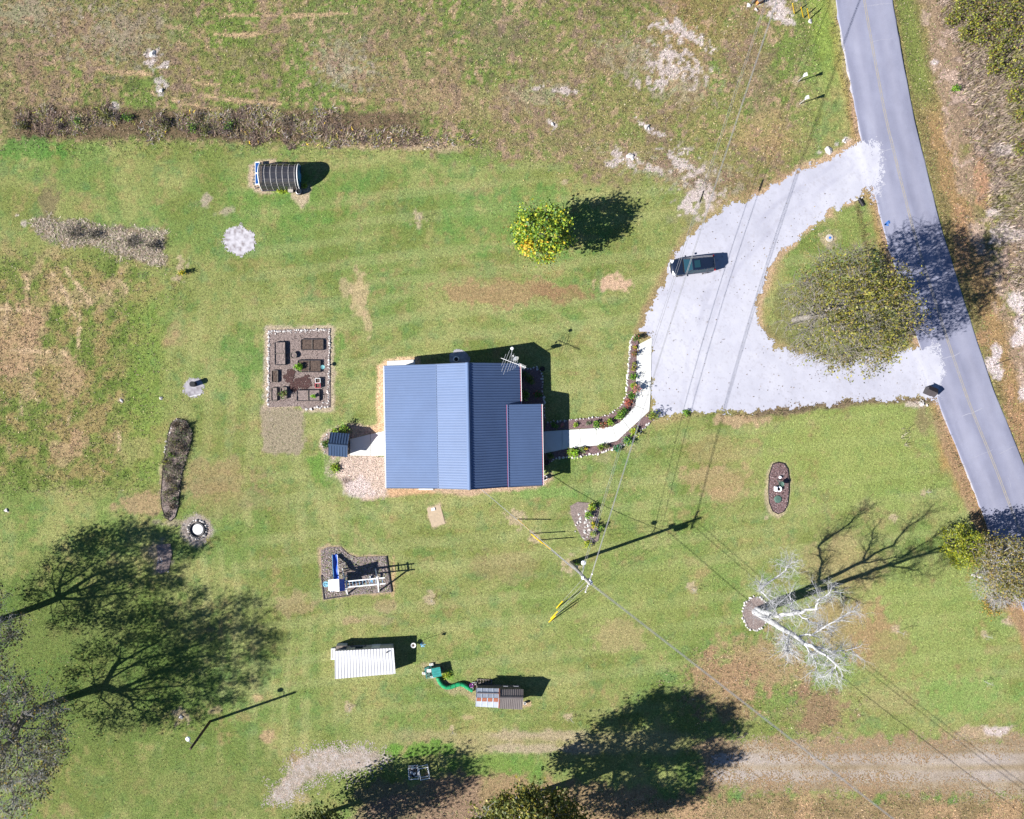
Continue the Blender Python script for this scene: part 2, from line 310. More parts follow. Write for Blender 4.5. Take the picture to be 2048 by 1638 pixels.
    for a in ((1290,118,70,26,12),(1370,168,60,26,10),(1330,345,90,18,18),(1410,360,50,36,20),(230,70,60,40,0),(60,20,70,30,0),(690,150,40,22,0),(1080,190,50,20,0),(680,120,40,30,0)):
        blob((184, 172, 160), *a[:4], .3, a[4], 3.2, n5*.8+n3*.2)
    # straw windrows in the field
    for (a, b, c, d) in ((455,30,700,26),(430,68,520,66),(375,160,440,168),(400,190,560,206),(345,200,500,232),(150,130,300,148),(685,195,730,199),(640,240,780,252),(560,228,620,236)):
        lay((188, 164, 128), sst(4.5, 1, dline([(a, b), ((a+c)/2, (b+d)/2+4), (c, d)], px, py)+(n3-.5)*7+(n5-.5)*4)*.9)
    for (a, b, c, d) in ((105,545,135,600),(118,560,160,655),(130,535,150,565),(150,560,182,610),(160,600,158,650),(195,562,218,585),(240,560,258,590),(275,575,284,596),(100,565,118,600),(48,545,62,600),(157,655,157,695),(15,590,10,650),(110,832,112,850),(137,822,136,850),(167,845,166,860),(345,885,347,920),(0,618,60,622),(20,700,130,706),(240,860,235,905),(60,770,75,800),(40,780,44,830)):
        lay((206, 184, 146), sst(4, .5, dline([(a, b), (c, d)], px, py)+(n3-.5)*6+(n5-.5)*7)*.7)
    # dead weed mound
    mound = [(62,440),(75,432),(130,438),(185,450),(240,455),(300,462),(325,468),(327,528),(300,524),(240,510),(200,492),(150,492),(105,480),(80,470)]
    pol((152, 138, 118), mound, 6, .95, 12); blob((176, 162, 142), 300, 515, 26, 14, .8); blob((84, 82, 62), 150, 462, 30, 10, .7); blob((170, 160, 146), 270, 480, 40, 16, .6, 30)  # dark west oval paints the tall shrubs' shadow into the mound colour
    blob((130, 116, 90), 100, 400, 22, 35, .7); blob((180, 168, 150), 412, 402, 12, 14, .8); blob((180, 168, 148), 448, 423, 22, 7, .7, -15)
    for cx, cy, r in ((32,430,5),(47,446,6)): blob((190, 182, 170), cx, cy, r, r, .9)
    # field-edge strip under the weeds
    wy = 250+(px-440)*.015
    lay((112, 96, 76), sst(38, 24, np.abs(py-wy)+(n3-.5)*14)*sst(10, 40, px)*sst(880, 800, px)*.9)
    lay((186, 164, 136), sst(10, 4, np.abs(py-(287+(px-440)*.012))+(n3-.5)*14)*sst(640, 700, px)*sst(980, 900, px)*.7)
    # bare and worn places in the lawn
    for c, cx, cy, rx, ry, s_ in (((168,140,104),1010,585,130,28,.75),((150,120,88),1120,590,60,20,.6),((206,176,148),1225,567,34,20,.9),((196,176,136),720,580,16,46,.75),((200,178,140),735,640,8,30,.6),((190,172,136),690,575,10,18,.6),((184,170,130),560,780,20,20,.2),
        ((168,140,108),440,960,70,40,.5),((160,136,100),460,1000,90,30,.3),((178,152,120),590,1210,40,22,.5),((166,140,108),1010,1130,60,30,.35),((172,150,108),1430,905,60,30,.45),((182,156,118),1440,960,70,30,.6),((188,160,130),1490,840,60,14,.75),((176,152,112),1450,990,30,20,.5),
        ((160,134,94),1560,300,30,30,.2),((172,146,112),1520,1330,100,60,.75),((164,136,104),1450,1370,80,60,.75),((150,122,98),1640,1420,60,40,.8),((176,146,108),1690,1250,70,60,.6),((182,156,118),1690,1130,70,60,.45),((168,138,104),1760,1290,50,60,.5),((178,160,120),1790,1400,70,30,.4),
        ((180,158,120),1240,1270,50,30,.5),((204,170,132),520,1395,14,8,.6),((196,160,132),540,1470,18,16,.6),((184,158,130),430,1420,12,8,.5),((180,150,126),700,1240,20,10,.5),((174,150,120),770,1215,22,16,.5),((214,186,150),940,1435,12,6,.5),((176,152,120),300,1110,20,20,.4),((200,172,140),600,1600,20,12,.4)): blob(c, cx, cy, rx, ry, s_)
    blob((124, 164, 84), 1920, 1390, 110, 34, .5, 0, 1.6); blob((96, 156, 56), 1975, 1480, 44, 14, .8); blob((112, 160, 76), 1080, 985, 60, 14, .5); blob((100, 148, 60), 640, 690, 40, 40, .4); blob((98, 150, 52), 640, 930, 22, 30, .6); blob((98, 148, 52), 730, 985, 30, 14, .5); blob((96, 148, 66), 1060, 440, 160, 60, .45); blob((98, 146, 60), 590, 400, 120, 50, .4); blob((84, 140, 56), 60, 300, 70, 22, .7); blob((88, 140, 60), 490, 710, 40, 60, .45)
    # sapling rings and tiny bare discs
    for cx, cy, r in ((838,437,13),(1851,985,8),(1790,1035,11),(1793,1262,9),(1967,1270,7),(862,1197,12),(1138,1436,9),(698,1414,9),(1382,1178,12),(360,530,14),(357,556,13),(1603,160,0),(362,1434,15),(1533,1034,4),(243,801,5),(1596,163,10),(1598,208,9),(1660,476,17),(1130,365,8),(905,1460,9),(1140,1130,17),(1030,1038,18),(1068,1076,14)):
        if r: blob((192, 174, 146), cx, cy, r*.9, r*.9, .7, 0, 1.9, n5*.8+n3*.2)
    # sand round the house, greenhouse and sheds
    pol((226, 196, 156), [(756,735),(766,722),(800,713),(838,714),(838,735),(780,740),(780,870),(742,868),(722,858),(756,845),(752,800),(752,762)], 3, .95, 5)
    pol((198, 172, 146), [(700,985),(772,976),(1085,962),(1102,945),(1106,958),(1080,976),(1000,984),(930,990),(850,984),(770,994),(735,1002)], 4, .9, 6)
    pol((214, 176, 132), [(772,976),(850,976),(870,986),(780,992)], 3, .7, 5)
    pol((216, 198, 182), MULCH_W, 4, .97, 9); blob((120, 104, 96), 696, 962, 12, 8, .8); blob((226, 214, 210), 720, 975, 30, 18, .7); blob((128, 152, 82), 664, 930, 14, 22, .8)
    pol((196, 178, 154), [(497,330),(510,320),(545,320),(560,326),(600,330),(600,372),(585,376),(545,386),(510,384),(497,372)], 3, .95, 5)
    pol((200, 182, 156), [(585,378),(605,372),(622,376),(618,395),(606,412),(592,402),(580,396)], 4, .8, 9); blob((150, 190, 66), 560, 381, 26, 5, .8)
    pol((196, 178, 162), WELLBED, 4, .9, 7); pol((160, 150, 128), [(527,816),(600,818),(608,830),(606,880),(610,896),(598,908),(545,908),(527,898)], 4, .9, 10)
    blob((184, 172, 158), 535, 745, 8, 90, .7); pol((196, 180, 158), [(530,652),(668,650),(670,822),(604,826),(604,812),(530,818)], 3, .8, 6)
    pol((190, 168, 142), [(x+(x-712)*.05, y+(y-1145)*.06) for x, y in PLAYBED], 3, .8, 5); blob((208, 176, 138), 787, 1150, 5, 40, .7); blob((192, 166, 140), 760, 1240, 40, 10, .3)
    pol((186, 174, 142), [(1556+(x-1556)*1.22-2, 977+(y-977)*1.1+3) for x, y in OVALBED], 3, .85, 5)
    blob((182, 170, 158), 393, 1060, 31, 31, .95, 0, .5); blob((176, 162, 140), 341, 1045, 26, 10, .7); blob((196, 176, 152), 326, 960, 7, 40, .6)
    pol((158, 140, 132), POLEBED, 4, .9, 8)
    for cx, cy in ((1260,898),(1262,730),(1215,838),(1205,915)): blob((178, 160, 128), cx, cy, 18, 9, .35)
    blob((188, 172, 150), 320, 1118, 20, 32, .6); pol((206, 186, 160), [(855,1013),(878,1008),(890,1046),(866,1056)], 3, .9, 5)
    pol((180, 164, 132), [(846,1328),(870,1322),(884,1340),(900,1366),(935,1362),(955,1378),(952,1410),(936,1392),(900,1384),(872,1368),(850,1358)], 5, .6, 10); blob((128, 176, 62), 890, 1352, 18, 12, .7); blob((200, 172, 140), 1052, 1409, 10, 6, .8)
    # dirt round the track and the pad at the bottom
    lay((190, 174, 156), sst(13, 3, np.abs(py-1471)+(n3-.5)*12)*sst(960, 1000, px)*sst(1200, 1130, px)*.8); lay((194, 180, 168), sst(11, 3, np.abs(py-1497)+(n3-.5)*12)*sst(960, 1000, px)*sst(1240, 1130, px)*.85)
    lay((170, 160, 118), sst(30, 12, np.abs(py-1484)+(n3-.5)*20)*sst(640, 900, px)*sst(1460, 1300, px)*.6)
    pol((164, 140, 112), [(1400,1480),(2200,1466),(2200,1600),(1400,1580)], 10, .9, 26)
    pol((160, 136, 104), [(860,1560),(1000,1548),(1400,1590),(2300,1590),(2300,1760),(840,1760),(830,1620)], 14, .85, 40)
    lay((128, 116, 78), sst(1570, 1610, py)*sst(.5, .7, n3)*sst(900, 1000, px)*.6); lay((184, 156, 118), sst(1575, 1600, py)*sst(.6, .75, n2)*sst(1100, 1300, px)*.7)
    pol((150, 128, 108), [(860,1560),(900,1545),(960,1562),(970,1640),(850,1660),(700,1640),(760,1600)], 8, .7, 18); blob((150, 126, 112), 760, 1600, 60, 36, .6); blob((96, 150, 48), 850, 1498, 60, 14, .8); blob((104, 148, 58), 990, 1530, 90, 24, .6); blob((164, 136, 112), 590, 1520, 20, 20, .6)
    pol((198, 182, 172), PAD2, 7, .85, 14)
    blob((182, 160, 132), 1960, 1465, 60, 12, .8); blob((210, 200, 196), 1990, 1460, 24, 10, .8); blob((200, 176, 160), 2020, 1240, 14, 10, .7); blob((176, 150, 118), 2030, 1200, 40, 30, .6)
    # road verges and the ground east of the road
    rd = dline(ROADC, px, py); cxr = np.interp(py, [p[1] for p in ROADC], [p[0] for p in ROADC]); east = px > cxr
    far = np.where(east, rd-ROADW, 0)
    lay((140, 130, 84), east*sst(-4, 6, far)); lay((166, 138, 96), east*sst(14, 30, far+(n3-.5)*20)*sst(90, 50, far+(n2-.5)*40)*sst(180, 260, py)*.8)
    lay((118, 138, 66), east*sst(4, 10, far)*sst(60, 30, far)*sst(240, 160, py)*.8)
    lay((160, 140, 118), east*sst(46, 70, far+(n2-.5)*40)*.85); lay((128, 114, 100), east*sst(80, 120, far+(n2-.5)*50)*sst(.4, .65, n3)*.8); lay((122, 128, 60), east*sst(60, 90, far)*sst(.58, .72, 1-n2)*.7); lay((196, 176, 160), east*sst(44, 60, far)*sst(.62, .76, n3)*.7)
    for cx, cy, rx, ry in ((2012,302,34,11),(1984,425,12,10),(2000,470,22,24),(2036,600,20,22),(2040,680,16,14),(1988,735,18,30),(1990,725,12,18),(2030,470,30,14),(2046,640,14,30),(1870,124,10,5),(1990,700,10,14),(2044,780,10,30)): blob((214, 206, 204), cx, cy, rx, ry, .9, 0, 1.4)
    for cx, cy, rx, ry in ((1960,350,12,40),(1972,390,14,30),(1925,480,16,60),(1965,680,18,14),(2020,800,9,50),(2040,860,9,50)): blob((184, 146, 112), cx, cy, rx, ry, .6, 0, 1.8)
    west = ~east; dw = np.where(west, rd-ROADW, 999)
    lay((170, 146, 96), sst(26, 12, dw+(n3-.5)*16)*sst(-2, 2, dw)*.85); lay((186, 158, 130), sst(9, 4, dw+(n3-.5)*6)*.9); lay((140, 164, 70), sst(34, 22, np.abs(dw-24)+(n3-.5)*16)*sst(250, 40, py)*.6); lay((174, 142, 92), sst(44, 20, dw+(n2-.5)*30)*sst(840, 900, py)*.8); lay((160, 136, 112), sst(16, 6, np.abs(dw-14)+(n3-.5)*8)*sst(810, 850, py)*.6)
    # ditch and verge by the island, driveway margins
    lay((116, 104, 74), sst(8, 3, np.abs(px-(1716+(py-420)*.24))+(n3-.5)*9)*sst(400, 415, py)*sst(520, 490, py)*.85)
    dd = sdf(DRIVE, px, py)
    lay((206, 180, 150), sst(-12, -3, dd+(n3-.5)*12)*sst(1480, 1530, px)*sst(1740, 1700, px)*sst(730, 640, py)*.85); lay((176, 150, 112), sst(-20, -4, dd+(n2-.5)*22)*.5); lay((128, 112, 92), sst(-15, -5, dd+(n3-.5)*12)*sst(790, 800, py)*sst(1480, 1530, px)*sst(1300, 1340, px)*.9)
    lay((150, 128, 100), sst(-16, -3, dd+(n3-.5)*12)*sst(350, 420, py)*sst(700, 640, py)*sst(1400, 1340, px)*.6)
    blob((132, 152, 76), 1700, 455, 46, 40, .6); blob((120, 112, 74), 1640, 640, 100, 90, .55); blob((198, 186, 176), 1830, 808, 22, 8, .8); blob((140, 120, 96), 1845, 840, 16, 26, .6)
    return col

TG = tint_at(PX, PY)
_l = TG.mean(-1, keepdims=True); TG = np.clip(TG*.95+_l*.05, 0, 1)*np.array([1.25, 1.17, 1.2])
rgh = np.clip(sst(330, 250, PY)+sst(330, 260, PX)*sst(480, 560, PY)*sst(1000, 940, PY)+sst(60, 110, dline(ROADC, PX, PY))*(PX > np.interp(PY, [p[1] for p in ROADC], [p[0] for p in ROADC])), 0, 1)
Z = -(.015+.05*rgh)*fbm(PX, PY, 9, 6, 2)-.04*rgh*fbm(PX, PY, 40, 12, 2)
hh, ww = GX.shape
idx = np.arange(hh*ww).reshape(hh, ww)
Fg = np.stack([idx[:-1, :-1], idx[:-1, 1:], idx[1:, 1:], idx[1:, :-1]], -1).reshape(-1, 4)
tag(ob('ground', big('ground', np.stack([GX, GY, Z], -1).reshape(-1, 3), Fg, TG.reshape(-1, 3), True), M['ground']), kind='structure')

BL = np.zeros((int((Y1-Y0)/.1), int((X1-X0)/.1)), bool)          # where no grass grows
bx = (np.arange(BL.shape[1])+.5)*.1+X0; by = (np.arange(BL.shape[0])+.5)*.1+Y0
BX, BY = np.meshgrid(bx, by); BPX = BX*S+1024; BPY = 819-BY*S
def block(poly, grow=0):
    P = np.array(poly); lo = P.min(0)-10-grow; hi = P.max(0)+10+grow
    i0, i1 = np.searchsorted(bx, [(lo[0]-1024)/S, (hi[0]-1024)/S]); j0, j1 = np.searchsorted(by, [(819-hi[1])/S, (819-lo[1])/S])
    if i1 > i0 and j1 > j0: BL[j0:j1, i0:i1] |= sdf(poly, BPX[j0:j1, i0:i1], BPY[j0:j1, i0:i1]) > -grow

_dr = np.random.RandomState(77)
def dith(x, w_): return (_dr.rand(*x.shape)-.5)*w_
def mask_sheet(name, lo, hi, cell, z, mask, mat, col=None, kind='structure', blockit=True):
    x = np.arange(lo[0], hi[0], cell*S); y = np.arange(lo[1], hi[1], cell*S); XX, YY = np.meshgrid(x, y)
    m = mask(XX+cell*S/2, YY+cell*S/2)[:-1, :-1]
    ii = np.arange(XX.size).reshape(XX.shape)
    F = np.stack([ii[:-1, :-1], ii[1:, :-1], ii[1:, 1:], ii[:-1, 1:]], -1)[m]
    u, inv = np.unique(F, return_inverse=True); px = XX.ravel()[u]; py = YY.ravel()[u]
    zz = z(px, py) if callable(z) else np.full(px.shape, z)
    V = np.stack([(px-1024)/S, (819-py)/S, zz], -1)
    o = ob(name, big(name, V, inv.reshape(-1, 4), col(px, py) if col else None, True), mat); tag(o, kind=kind)
    if blockit:
        j = np.clip(((V[:, 1]-Y0)/.1).astype(int), 0, BL.shape[0]-1); i = np.clip(((V[:, 0]-X0)/.1).astype(int), 0, BL.shape[1]-1); BL[j, i] = True
    return o
def mixc(n, *cs):                            # blend a list of colours along 0..1
    k = np.linspace(0, 1, len(cs)); A = np.array([C(*c) for c in cs])
    return np.stack([np.interp(n, k, A[:, i]) for i in range(3)], -1)

# road ------------------------------------------------------------
def resample(pts, step):
    P = np.array(pts, float); L = np.concatenate([[0], np.cumsum(np.hypot(*np.diff(P, axis=0).T))]); s_ = np.arange(0, L[-1], step)
    # smooth with a small window
    Q = np.stack([np.interp(s_, L, P[:, 0]), np.interp(s_, L, P[:, 1])], -1); k = np.hanning(11)[1:-1]; k /= k.sum()
    R = np.stack([np.convolve(np.pad(Q[:, i], 4, 'edge'), k, 'valid') for i in (0, 1)], -1); R[0] = Q[0]; R[-1] = Q[-1]; return R
RC = resample(ROADC, 12)
T_ = np.gradient(RC, axis=0); T_ /= np.linalg.norm(T_, axis=1)[:, None]; Nn = np.stack([-T_[:, 1], T_[:, 0]], -1)     # points west (left of travel down = east?) 
us = np.array([-1, -.985, -.95, -.88, -.8, -.7, -.6, -.5, -.4, -.3, -.2, -.1, 0, .1, .2, .3, .4, .5, .6, .7, .8, .88, .95, .985, 1])
rag = (fbm(RC[:, 0:1]*1.0, RC[:, 1:2], 14, 3, 2)-.5)*5
hw = ROADW+np.zeros((len(RC), len(us))); hw[:, 0] += rag[:, 0]; hw[:, -1] += np.roll(rag[:, 0], 7)
RP = RC[:, None, :]+Nn[:, None, :]*us[None, :, None]*hw[..., None]
rz = .05+.05*(1-us**2); rz[0] = rz[-1] = -.03; rz[1] = rz[-2] = .045
V = np.stack([(RP[..., 0]-1024)/S, (819-RP[..., 1])/S, np.broadcast_to(rz, RP.shape[:2])], -1)
lane = np.broadcast_to(us, RP.shape[:2]); along = np.broadcast_to(np.arange(len(RC))[:, None]*12.0, RP.shape[:2])
nn = fbm(lane*30, along*.12, 9, 4); n8 = fbm(along*.2, lane*60, 20, 9)
rcol = mixc(np.clip(nn*.8+.1, 0, 1), (144,146,170), (164,166,190), (178,180,202))
wl = (np.exp(-((np.abs(lane)-.5)/.16)**2)*.35)[..., None]; rcol = rcol*(1-wl)+np.array(C(192, 192, 212))*wl
dk = (sst(.82, .9, lane)*sst(1.0, .93, lane)*.5*n8)[..., None]; rcol = rcol*(1-dk)+np.array(C(132, 136, 164))*dk
eg = (sst(.945, .99, np.abs(lane))*.75*sst(.3, .7, fbm(along, lane*40, 30, 6)))[..., None]; rcol = rcol*(1-eg)+np.array(C(206, 202, 206))*eg
ii = np.arange(V.shape[0]*V.shape[1]).reshape(V.shape[:2])
F = np.stack([ii[:-1, :-1], ii[1:, :-1], ii[1:, 1:], ii[:-1, 1:]], -1).reshape(-1, 4)
road = tag(ob('road', big('road', V.reshape(-1, 3), F, rcol.reshape(-1, 3), True), M['asphalt']), kind='structure')
BL |= dline(ROADC, BPX, BPY) < ROADW
for off in (-.028, .028):                    # worn double centre line, two painted strips
    A = RC+Nn*(off-.014)*ROADW; B = RC+Nn*(off+.014)*ROADW; n_ = len(RC)
    V = np.concatenate([np.stack([(A[:, 0]-1024)/S, (819-A[:, 1])/S, np.full(n_, .1045)], -1), np.stack([(B[:, 0]-1024)/S, (819-B[:, 1])/S, np.full(n_, .1045)], -1)])
    F = np.array([(i, i+1, n_+i+1, n_+i) for i in range(n_-1)])
    ob('centre_line', big('centre_line', V, F), M['line'], road)
random.seed(5)
crk = MB()
for k in range(46):                          # sealed and open cracks
    i = random.randrange(12, len(RC)-40); u0 = random.uniform(-.8, .8); p = []; 
    if random.random() < .55:
        for q in range(random.randint(3, 7)): p.append((i+q, u0+random.uniform(-.03, .03)))
    else:
        for q in range(7): p.append((i+random.uniform(-.15, .15), u0+(q-3)*.13))
    w_ = random.uniform(.015, .04); pts = []
    for a, u in p:
        u = max(-.93, min(.93, u)); j = int(max(0, min(len(RC)-1, round(a)))); q = RC[j]+Nn[j]*u*ROADW+T_[j]*(a-j)*12; pts.append(Vector(((q[0]-1024)/S, (819-q[1])/S, .054+.05*(1-u*u))))
    for a, b in zip(pts[:-1], pts[1:]):
        d = (b-a).normalized(); n_ = Vector((-d.y, d.x, 0))*w_; crk.add([a-n_, a+n_, b+n_, b-n_], [(0, 1, 2, 3)])
crk.obj('crack', mk('crack_sealant', C(196, 196, 212), C(180, 180, 198), 3), road)

# driveway --------------------------------------------------------
def dmask(x, y): return (sdf(DRIVE, x, y)+(fbm(x, y, 20, 5)-.5)*17+(fbm(x, y, 5, 2, 2)-.5)*7+dith(x, 5)) > 0
def dz(x, y):
    r = dline(ROADC, x, y); return .014+.02*fbm(x, y, 22, 3, 2)+.055*sst(ROADW+20, ROADW, r)
def dcol(x, y):
    c = mixc(np.clip(fbm(x, y, 90, 2)*.8+.1, 0, 1), (206,206,222), (217,217,232), (227,227,239))
    tr = 1.5*sst(7, 2, np.minimum(np.abs(dline([(1500,440),(1440,560),(1390,700),(1375,815)], x, y)-12), np.abs(dline([(1690,330),(1560,420),(1470,520),(1420,600)], x, y)-14)))*.28*fbm(x, y, 30, 7)
    c = c*(1-tr[..., None])+np.array(C(184, 184, 204))*tr[..., None]
    c = c*(1-.05*sst(.5, .75, fbm(x, y, 45, 9))[..., None]*np.array([1, 1, .85])); lv = (sst(.80, .86, fbm(x, y, 4, 8, 2))*.22)[..., None]; return c*(1-lv)+np.array(C(176, 170, 176))*lv
mask_sheet('gravel_driveway', (1260, 260), (1900, 850), .1, dz, dmask, M['gravel'], dcol)
def fmask(cx, cy, rx, ry): 
    return lambda x, y: (np.hypot((x-cx)/rx, (y-cy)/ry)+(fbm(x, y, 8, 3)-.5)*.7+dith(x, .6)) < 1
for i, (cx, cy, rx, ry) in enumerate(((1748,338,17,50),(1868,746,18,48))):   # limestone fines dragged onto the asphalt
    mask_sheet('gravel_spill', (cx-40, cy-90), (cx+40, cy+90), .07, lambda x, y: .062+.05*(1-np.clip(dline(ROADC, x, y)/ROADW, 0, 1)**2), fmask(cx, cy, rx, ry), M['gravel'], lambda x, y: mixc(fbm(x, y, 20, 4), (208,208,224), (226,226,238)))
mask_sheet('gravel_pad', (435, 435), (525, 525), .09, .02, lambda x, y: (sdf(GRAVELPAD, x, y)+(fbm(x, y, 7, 4)-.5)*6+dith(x, 5)) > 0, M['gravel'], lambda x, y: mixc(fbm(x, y, 5, 4, 2), (168,158,162), (214,210,218), (232,228,236)))
mask_sheet('dirt_track', (1420, 1460), (2400, 1610), .12, .008, lambda x, y: (sdf(TRACK, x, y)+(fbm(x, y, 40, 4)-.5)*30+(fbm(x, y, 9, 6, 2)-.5)*22+dith(x, 60)) > 0, M['dirt'], lambda x, y: (lambda c, r: c*(1-r)+np.array(C(206, 196, 196))*r)(mixc(np.clip(fbm(x, y*2.2, 60, 7, 5), 0, 1), (158,140,112), (180,162,138), (190,174,154)), (np.maximum(sst(16, 6, np.abs(y-1518)), sst(16, 6, np.abs(y-1552)))*.55*(.4+.6*fbm(x, y, 90, 5)))[..., None]), blockit=False)
mask_sheet('bare_ground', (520, 1480), (790, 1620), .1, .006, lambda x, y: (sdf(PAD2, x, y)+(fbm(x, y, 22, 6)-.5)*26+(fbm(x, y, 6, 3, 2)-.5)*14+dith(x, 54)) > 0, M['dirt'], lambda x, y: mixc(fbm(x, y, 9, 5), (170,156,138), (198,186,178), (212,202,200)), blockit=False)
mask_sheet('firepit_gravel', (355, 1020), (432, 1100), .08, .012, lambda x, y: (27-np.hypot(x-393, y-1060)+(fbm(x, y, 8, 3)-.5)*10+dith(x, 12)) > 0, M['gravel'], lambda x, y: mixc(fbm(x, y, 5, 4, 2), (150,138,130), (186,174,166), (204,194,190)))
mask_sheet('barrel_gravel', (360, 748), (416, 802), .08, .012, lambda x, y: (19-np.hypot(x-388, y-776)+(fbm(x, y, 8, 3)-.5)*8+dith(x, 6)) > 0, M['gravel'], lambda x, y: mixc(fbm(x, y, 5, 4, 2), (160,154,160), (190,186,194), (204,200,206)))
mask_sheet('drain_gravel', (893, 698), (944, 735), .08, .012, lambda x, y: (20-np.hypot(x-919, y-718)+(fbm(x, y, 8, 3)-.5)*6) > 0, M['gravel'], lambda x, y: mixc(fbm(x, y, 5, 4, 2), (180,180,190), (222,222,230)))

# painted utility locating marks on the asphalt: an arrow and a figure
mk_ = MB()
def strip(p, q, w_, z=.108):
    a = g(*p, z); b = g(*q, z); d = (b-a).normalized(); n_ = Vector((-d.y, d.x, 0))*w_; mk_.add([a-n_, a+n_, b+n_, b-n_], [(0, 1, 2, 3)])
for p, q in (((1768,450),(1778,446)),((1768,450),(1774,444)),((1768,450),(1776,451)),((1774,444),(1777,442)),((1777,442),(1778,447))): strip(p, q, .07)
mk_.obj('paint_mark', M['blue_mark'], road)
# ------------------------------------------------------------------ beds, stones, slabs
rng = np.random.RandomState(11); random.seed(3)
def rockmesh(seed, flat=.6):
    r = random.Random(seed); bm = bmesh.new()
    for k in range(13):
        v = Vector((r.gauss(0, 1), r.gauss(0, 1), r.gauss(0, 1))).normalized()*r.uniform(.8, 1.1); bm.verts.new((v.x*.5*r.uniform(.9, 1.2), v.y*.42, v.z*.5*flat))
    h = bmesh.ops.convex_hull(bm, input=bm.verts); bmesh.ops.delete(bm, geom=[e for e in h['geom_interior'] if isinstance(e, bmesh.types.BMVert)], context='VERTS')
    me = bpy.data.meshes.new('stone'); bm.to_mesh(me); bm.free(); return me
ROCKS = {}
def rock(parent, p, size, mat='stone', seed=0, name='stone', local=None):
    k = (mat, seed % 7)
    if k not in ROCKS:
        ROCKS[k] = rockmesh(seed % 7+10); ROCKS[k].materials.append(M[mat])
    o = ob(name, ROCKS[k], None, parent, (Vector(p)-parent.location) if parent else Vector(p), (random.uniform(-.3, .3), random.uniform(-.3, .3), random.uniform(0, 6.28)))
    o.scale = (size*random.uniform(.8, 1.2),)*2+(size*random.uniform(.7, 1.1),); return o
def stones(parent, pts, step, size, mat='stone', jit=1.2, zb=.06, rows=1, rowgap=4):
    P = np.array(pts, float); L = np.concatenate([[0], np.cumsum(np.hypot(*np.diff(P, axis=0).T))]); s_ = 0; k = 0
    while s_ < L[-1]:
        q = (np.interp(s_, L, P[:, 0]), np.interp(s_, L, P[:, 1]))
        for r in range(rows):
            rock(parent, g(q[0]+random.uniform(-jit, jit)+r*rowgap*random.uniform(.6, 1), q[1]+random.uniform(-jit, jit)+r*rowgap*.5, zb), random.uniform(*size), mat, random.randrange(99))
        s_ += step*random.uniform(.8, 1.25); k += 1
def loc(parent, pts, z=None): return [((g(*p)-parent.location).x, (g(*p)-parent.location).y) for p in pts]
def bed(name, label, cat, poly, mat, z=.06, edge=None, group=None, part='mulch'):
    P = np.array(poly); c = P.mean(0); th = thing(name, label, cat, g(*c), group=group)
    lp = loc(th, poly); n = len(lp)
    m = MB(); m.prism(lp, -.05, z+.03); m.obj(part, M[mat], th)
    if edge:
        m = MB(); m.tube([(x, y, z+.02) for x, y in lp+[lp[0]]], .05, 5, False); m.obj('edging', M[edge], th)
    block(poly); return th
def slab(parent, pts, z, name='slab', mat='concrete', gap=.024, th=.14):
    P = [g(*p)-parent.location for p in pts]; c = sum(P, Vector())/len(P)
    Q = [(p+(c-p).normalized()*gap) for p in P]; m = MB(); m.prism([(p.x, p.y) for p in Q], z-th, z); m.obj(name, M[mat], parent, bevel=.012); block(pts)

walk = tag(ob('front_walk', None, loc=g(1190, 872)), kind='structure')
E = [((1082,863),(1082,908.3)),((1089,862.5),(1089,907)),((1124,860),(1124,899.5)),((1159,858),(1162,893.8)),((1192,856),(1195.5,891)),((1225,853),(1234,881.8)),((1245,839),(1259.6,858)),((1270.6,811),(1298.5,822))]
for a, b in zip(E[:-1], E[1:]): slab(walk, [a[0], b[0], b[1], a[1]], .07)
Vw = [((1270.6,811),(1298.5,822)),((1270.8,790),(1301,790)),((1272,744),(1302,744)),((1273.4,708),(1303,708)),((1276,689),(1303.6,675))]
for a, b in zip(Vw[:-1], Vw[1:]): slab(walk, [a[0], b[0], b[1], a[1]], .07)
patio = tag(ob('back_walk', None, loc=g(740, 890)), kind='structure')
slab(patio, [(700,878),(741,868),(741,911.5),(700,911)], .07); slab(patio, [(741,868),(772,861),(773,911.5),(741,911.5)], .07); slab(patio, [(773,861),(790,858),(790,911.5),(773.5,911.5)], .07)
pad = tag(ob('corner_pad', None, loc=g(805, 728)), kind='structure'); slab(pad, [(774,722),(830,719),(831,745),(774,745)], .08)
stepo = thing('doorstep', 'pale concrete doorstep under the south eave of the house', 'step', g(852, 974)); 
MB().box((0, -.05, .08), (1.55, .5, .16)).obj('tread', M['white'], stepo, bevel=.02); MB().box((0, .2, .22), (1.5, .3, .14)).obj('upper_tread', M['white'], stepo, bevel=.02)

nbed = bed('flower_bed', 'stone-edged flower bed along the lawn side of the front walk', 'flower bed', NBED, 'mulch')
stones(nbed, [(1096,845),(1142,839),(1170,837.5),(1206,833.5),(1225,826.5),(1245,809),(1253,787)], 6, (.2, .34)); stones(nbed, [(1253,787),(1255,757),(1258,722),(1260,695),(1262,679),(1271,671)], 4.6, (.3, .46), jit=.8)
sbed = bed('flower_bed', 'stone-edged flower bed on the outer curve of the front walk', 'flower bed', SBED, 'mulch')
stones(sbed, [(1093,928),(1113,917),(1130,915),(1152,914),(1174,909.5),(1199,906.5),(1225,898),(1243,891),(1262,882),(1274,869),(1285,858),(1299,846)], 5.5, (.26, .44))
ebed = bed('flower_bed', 'shaded planting bed against the east wall of the house', 'flower bed', EBED, 'mulch')
stones(ebed, [(1039,737),(1056,736),(1075,736),(1081,746),(1086,764),(1085,782),(1088,800),(1090,840)], 5.5, (.25, .45), jit=2)
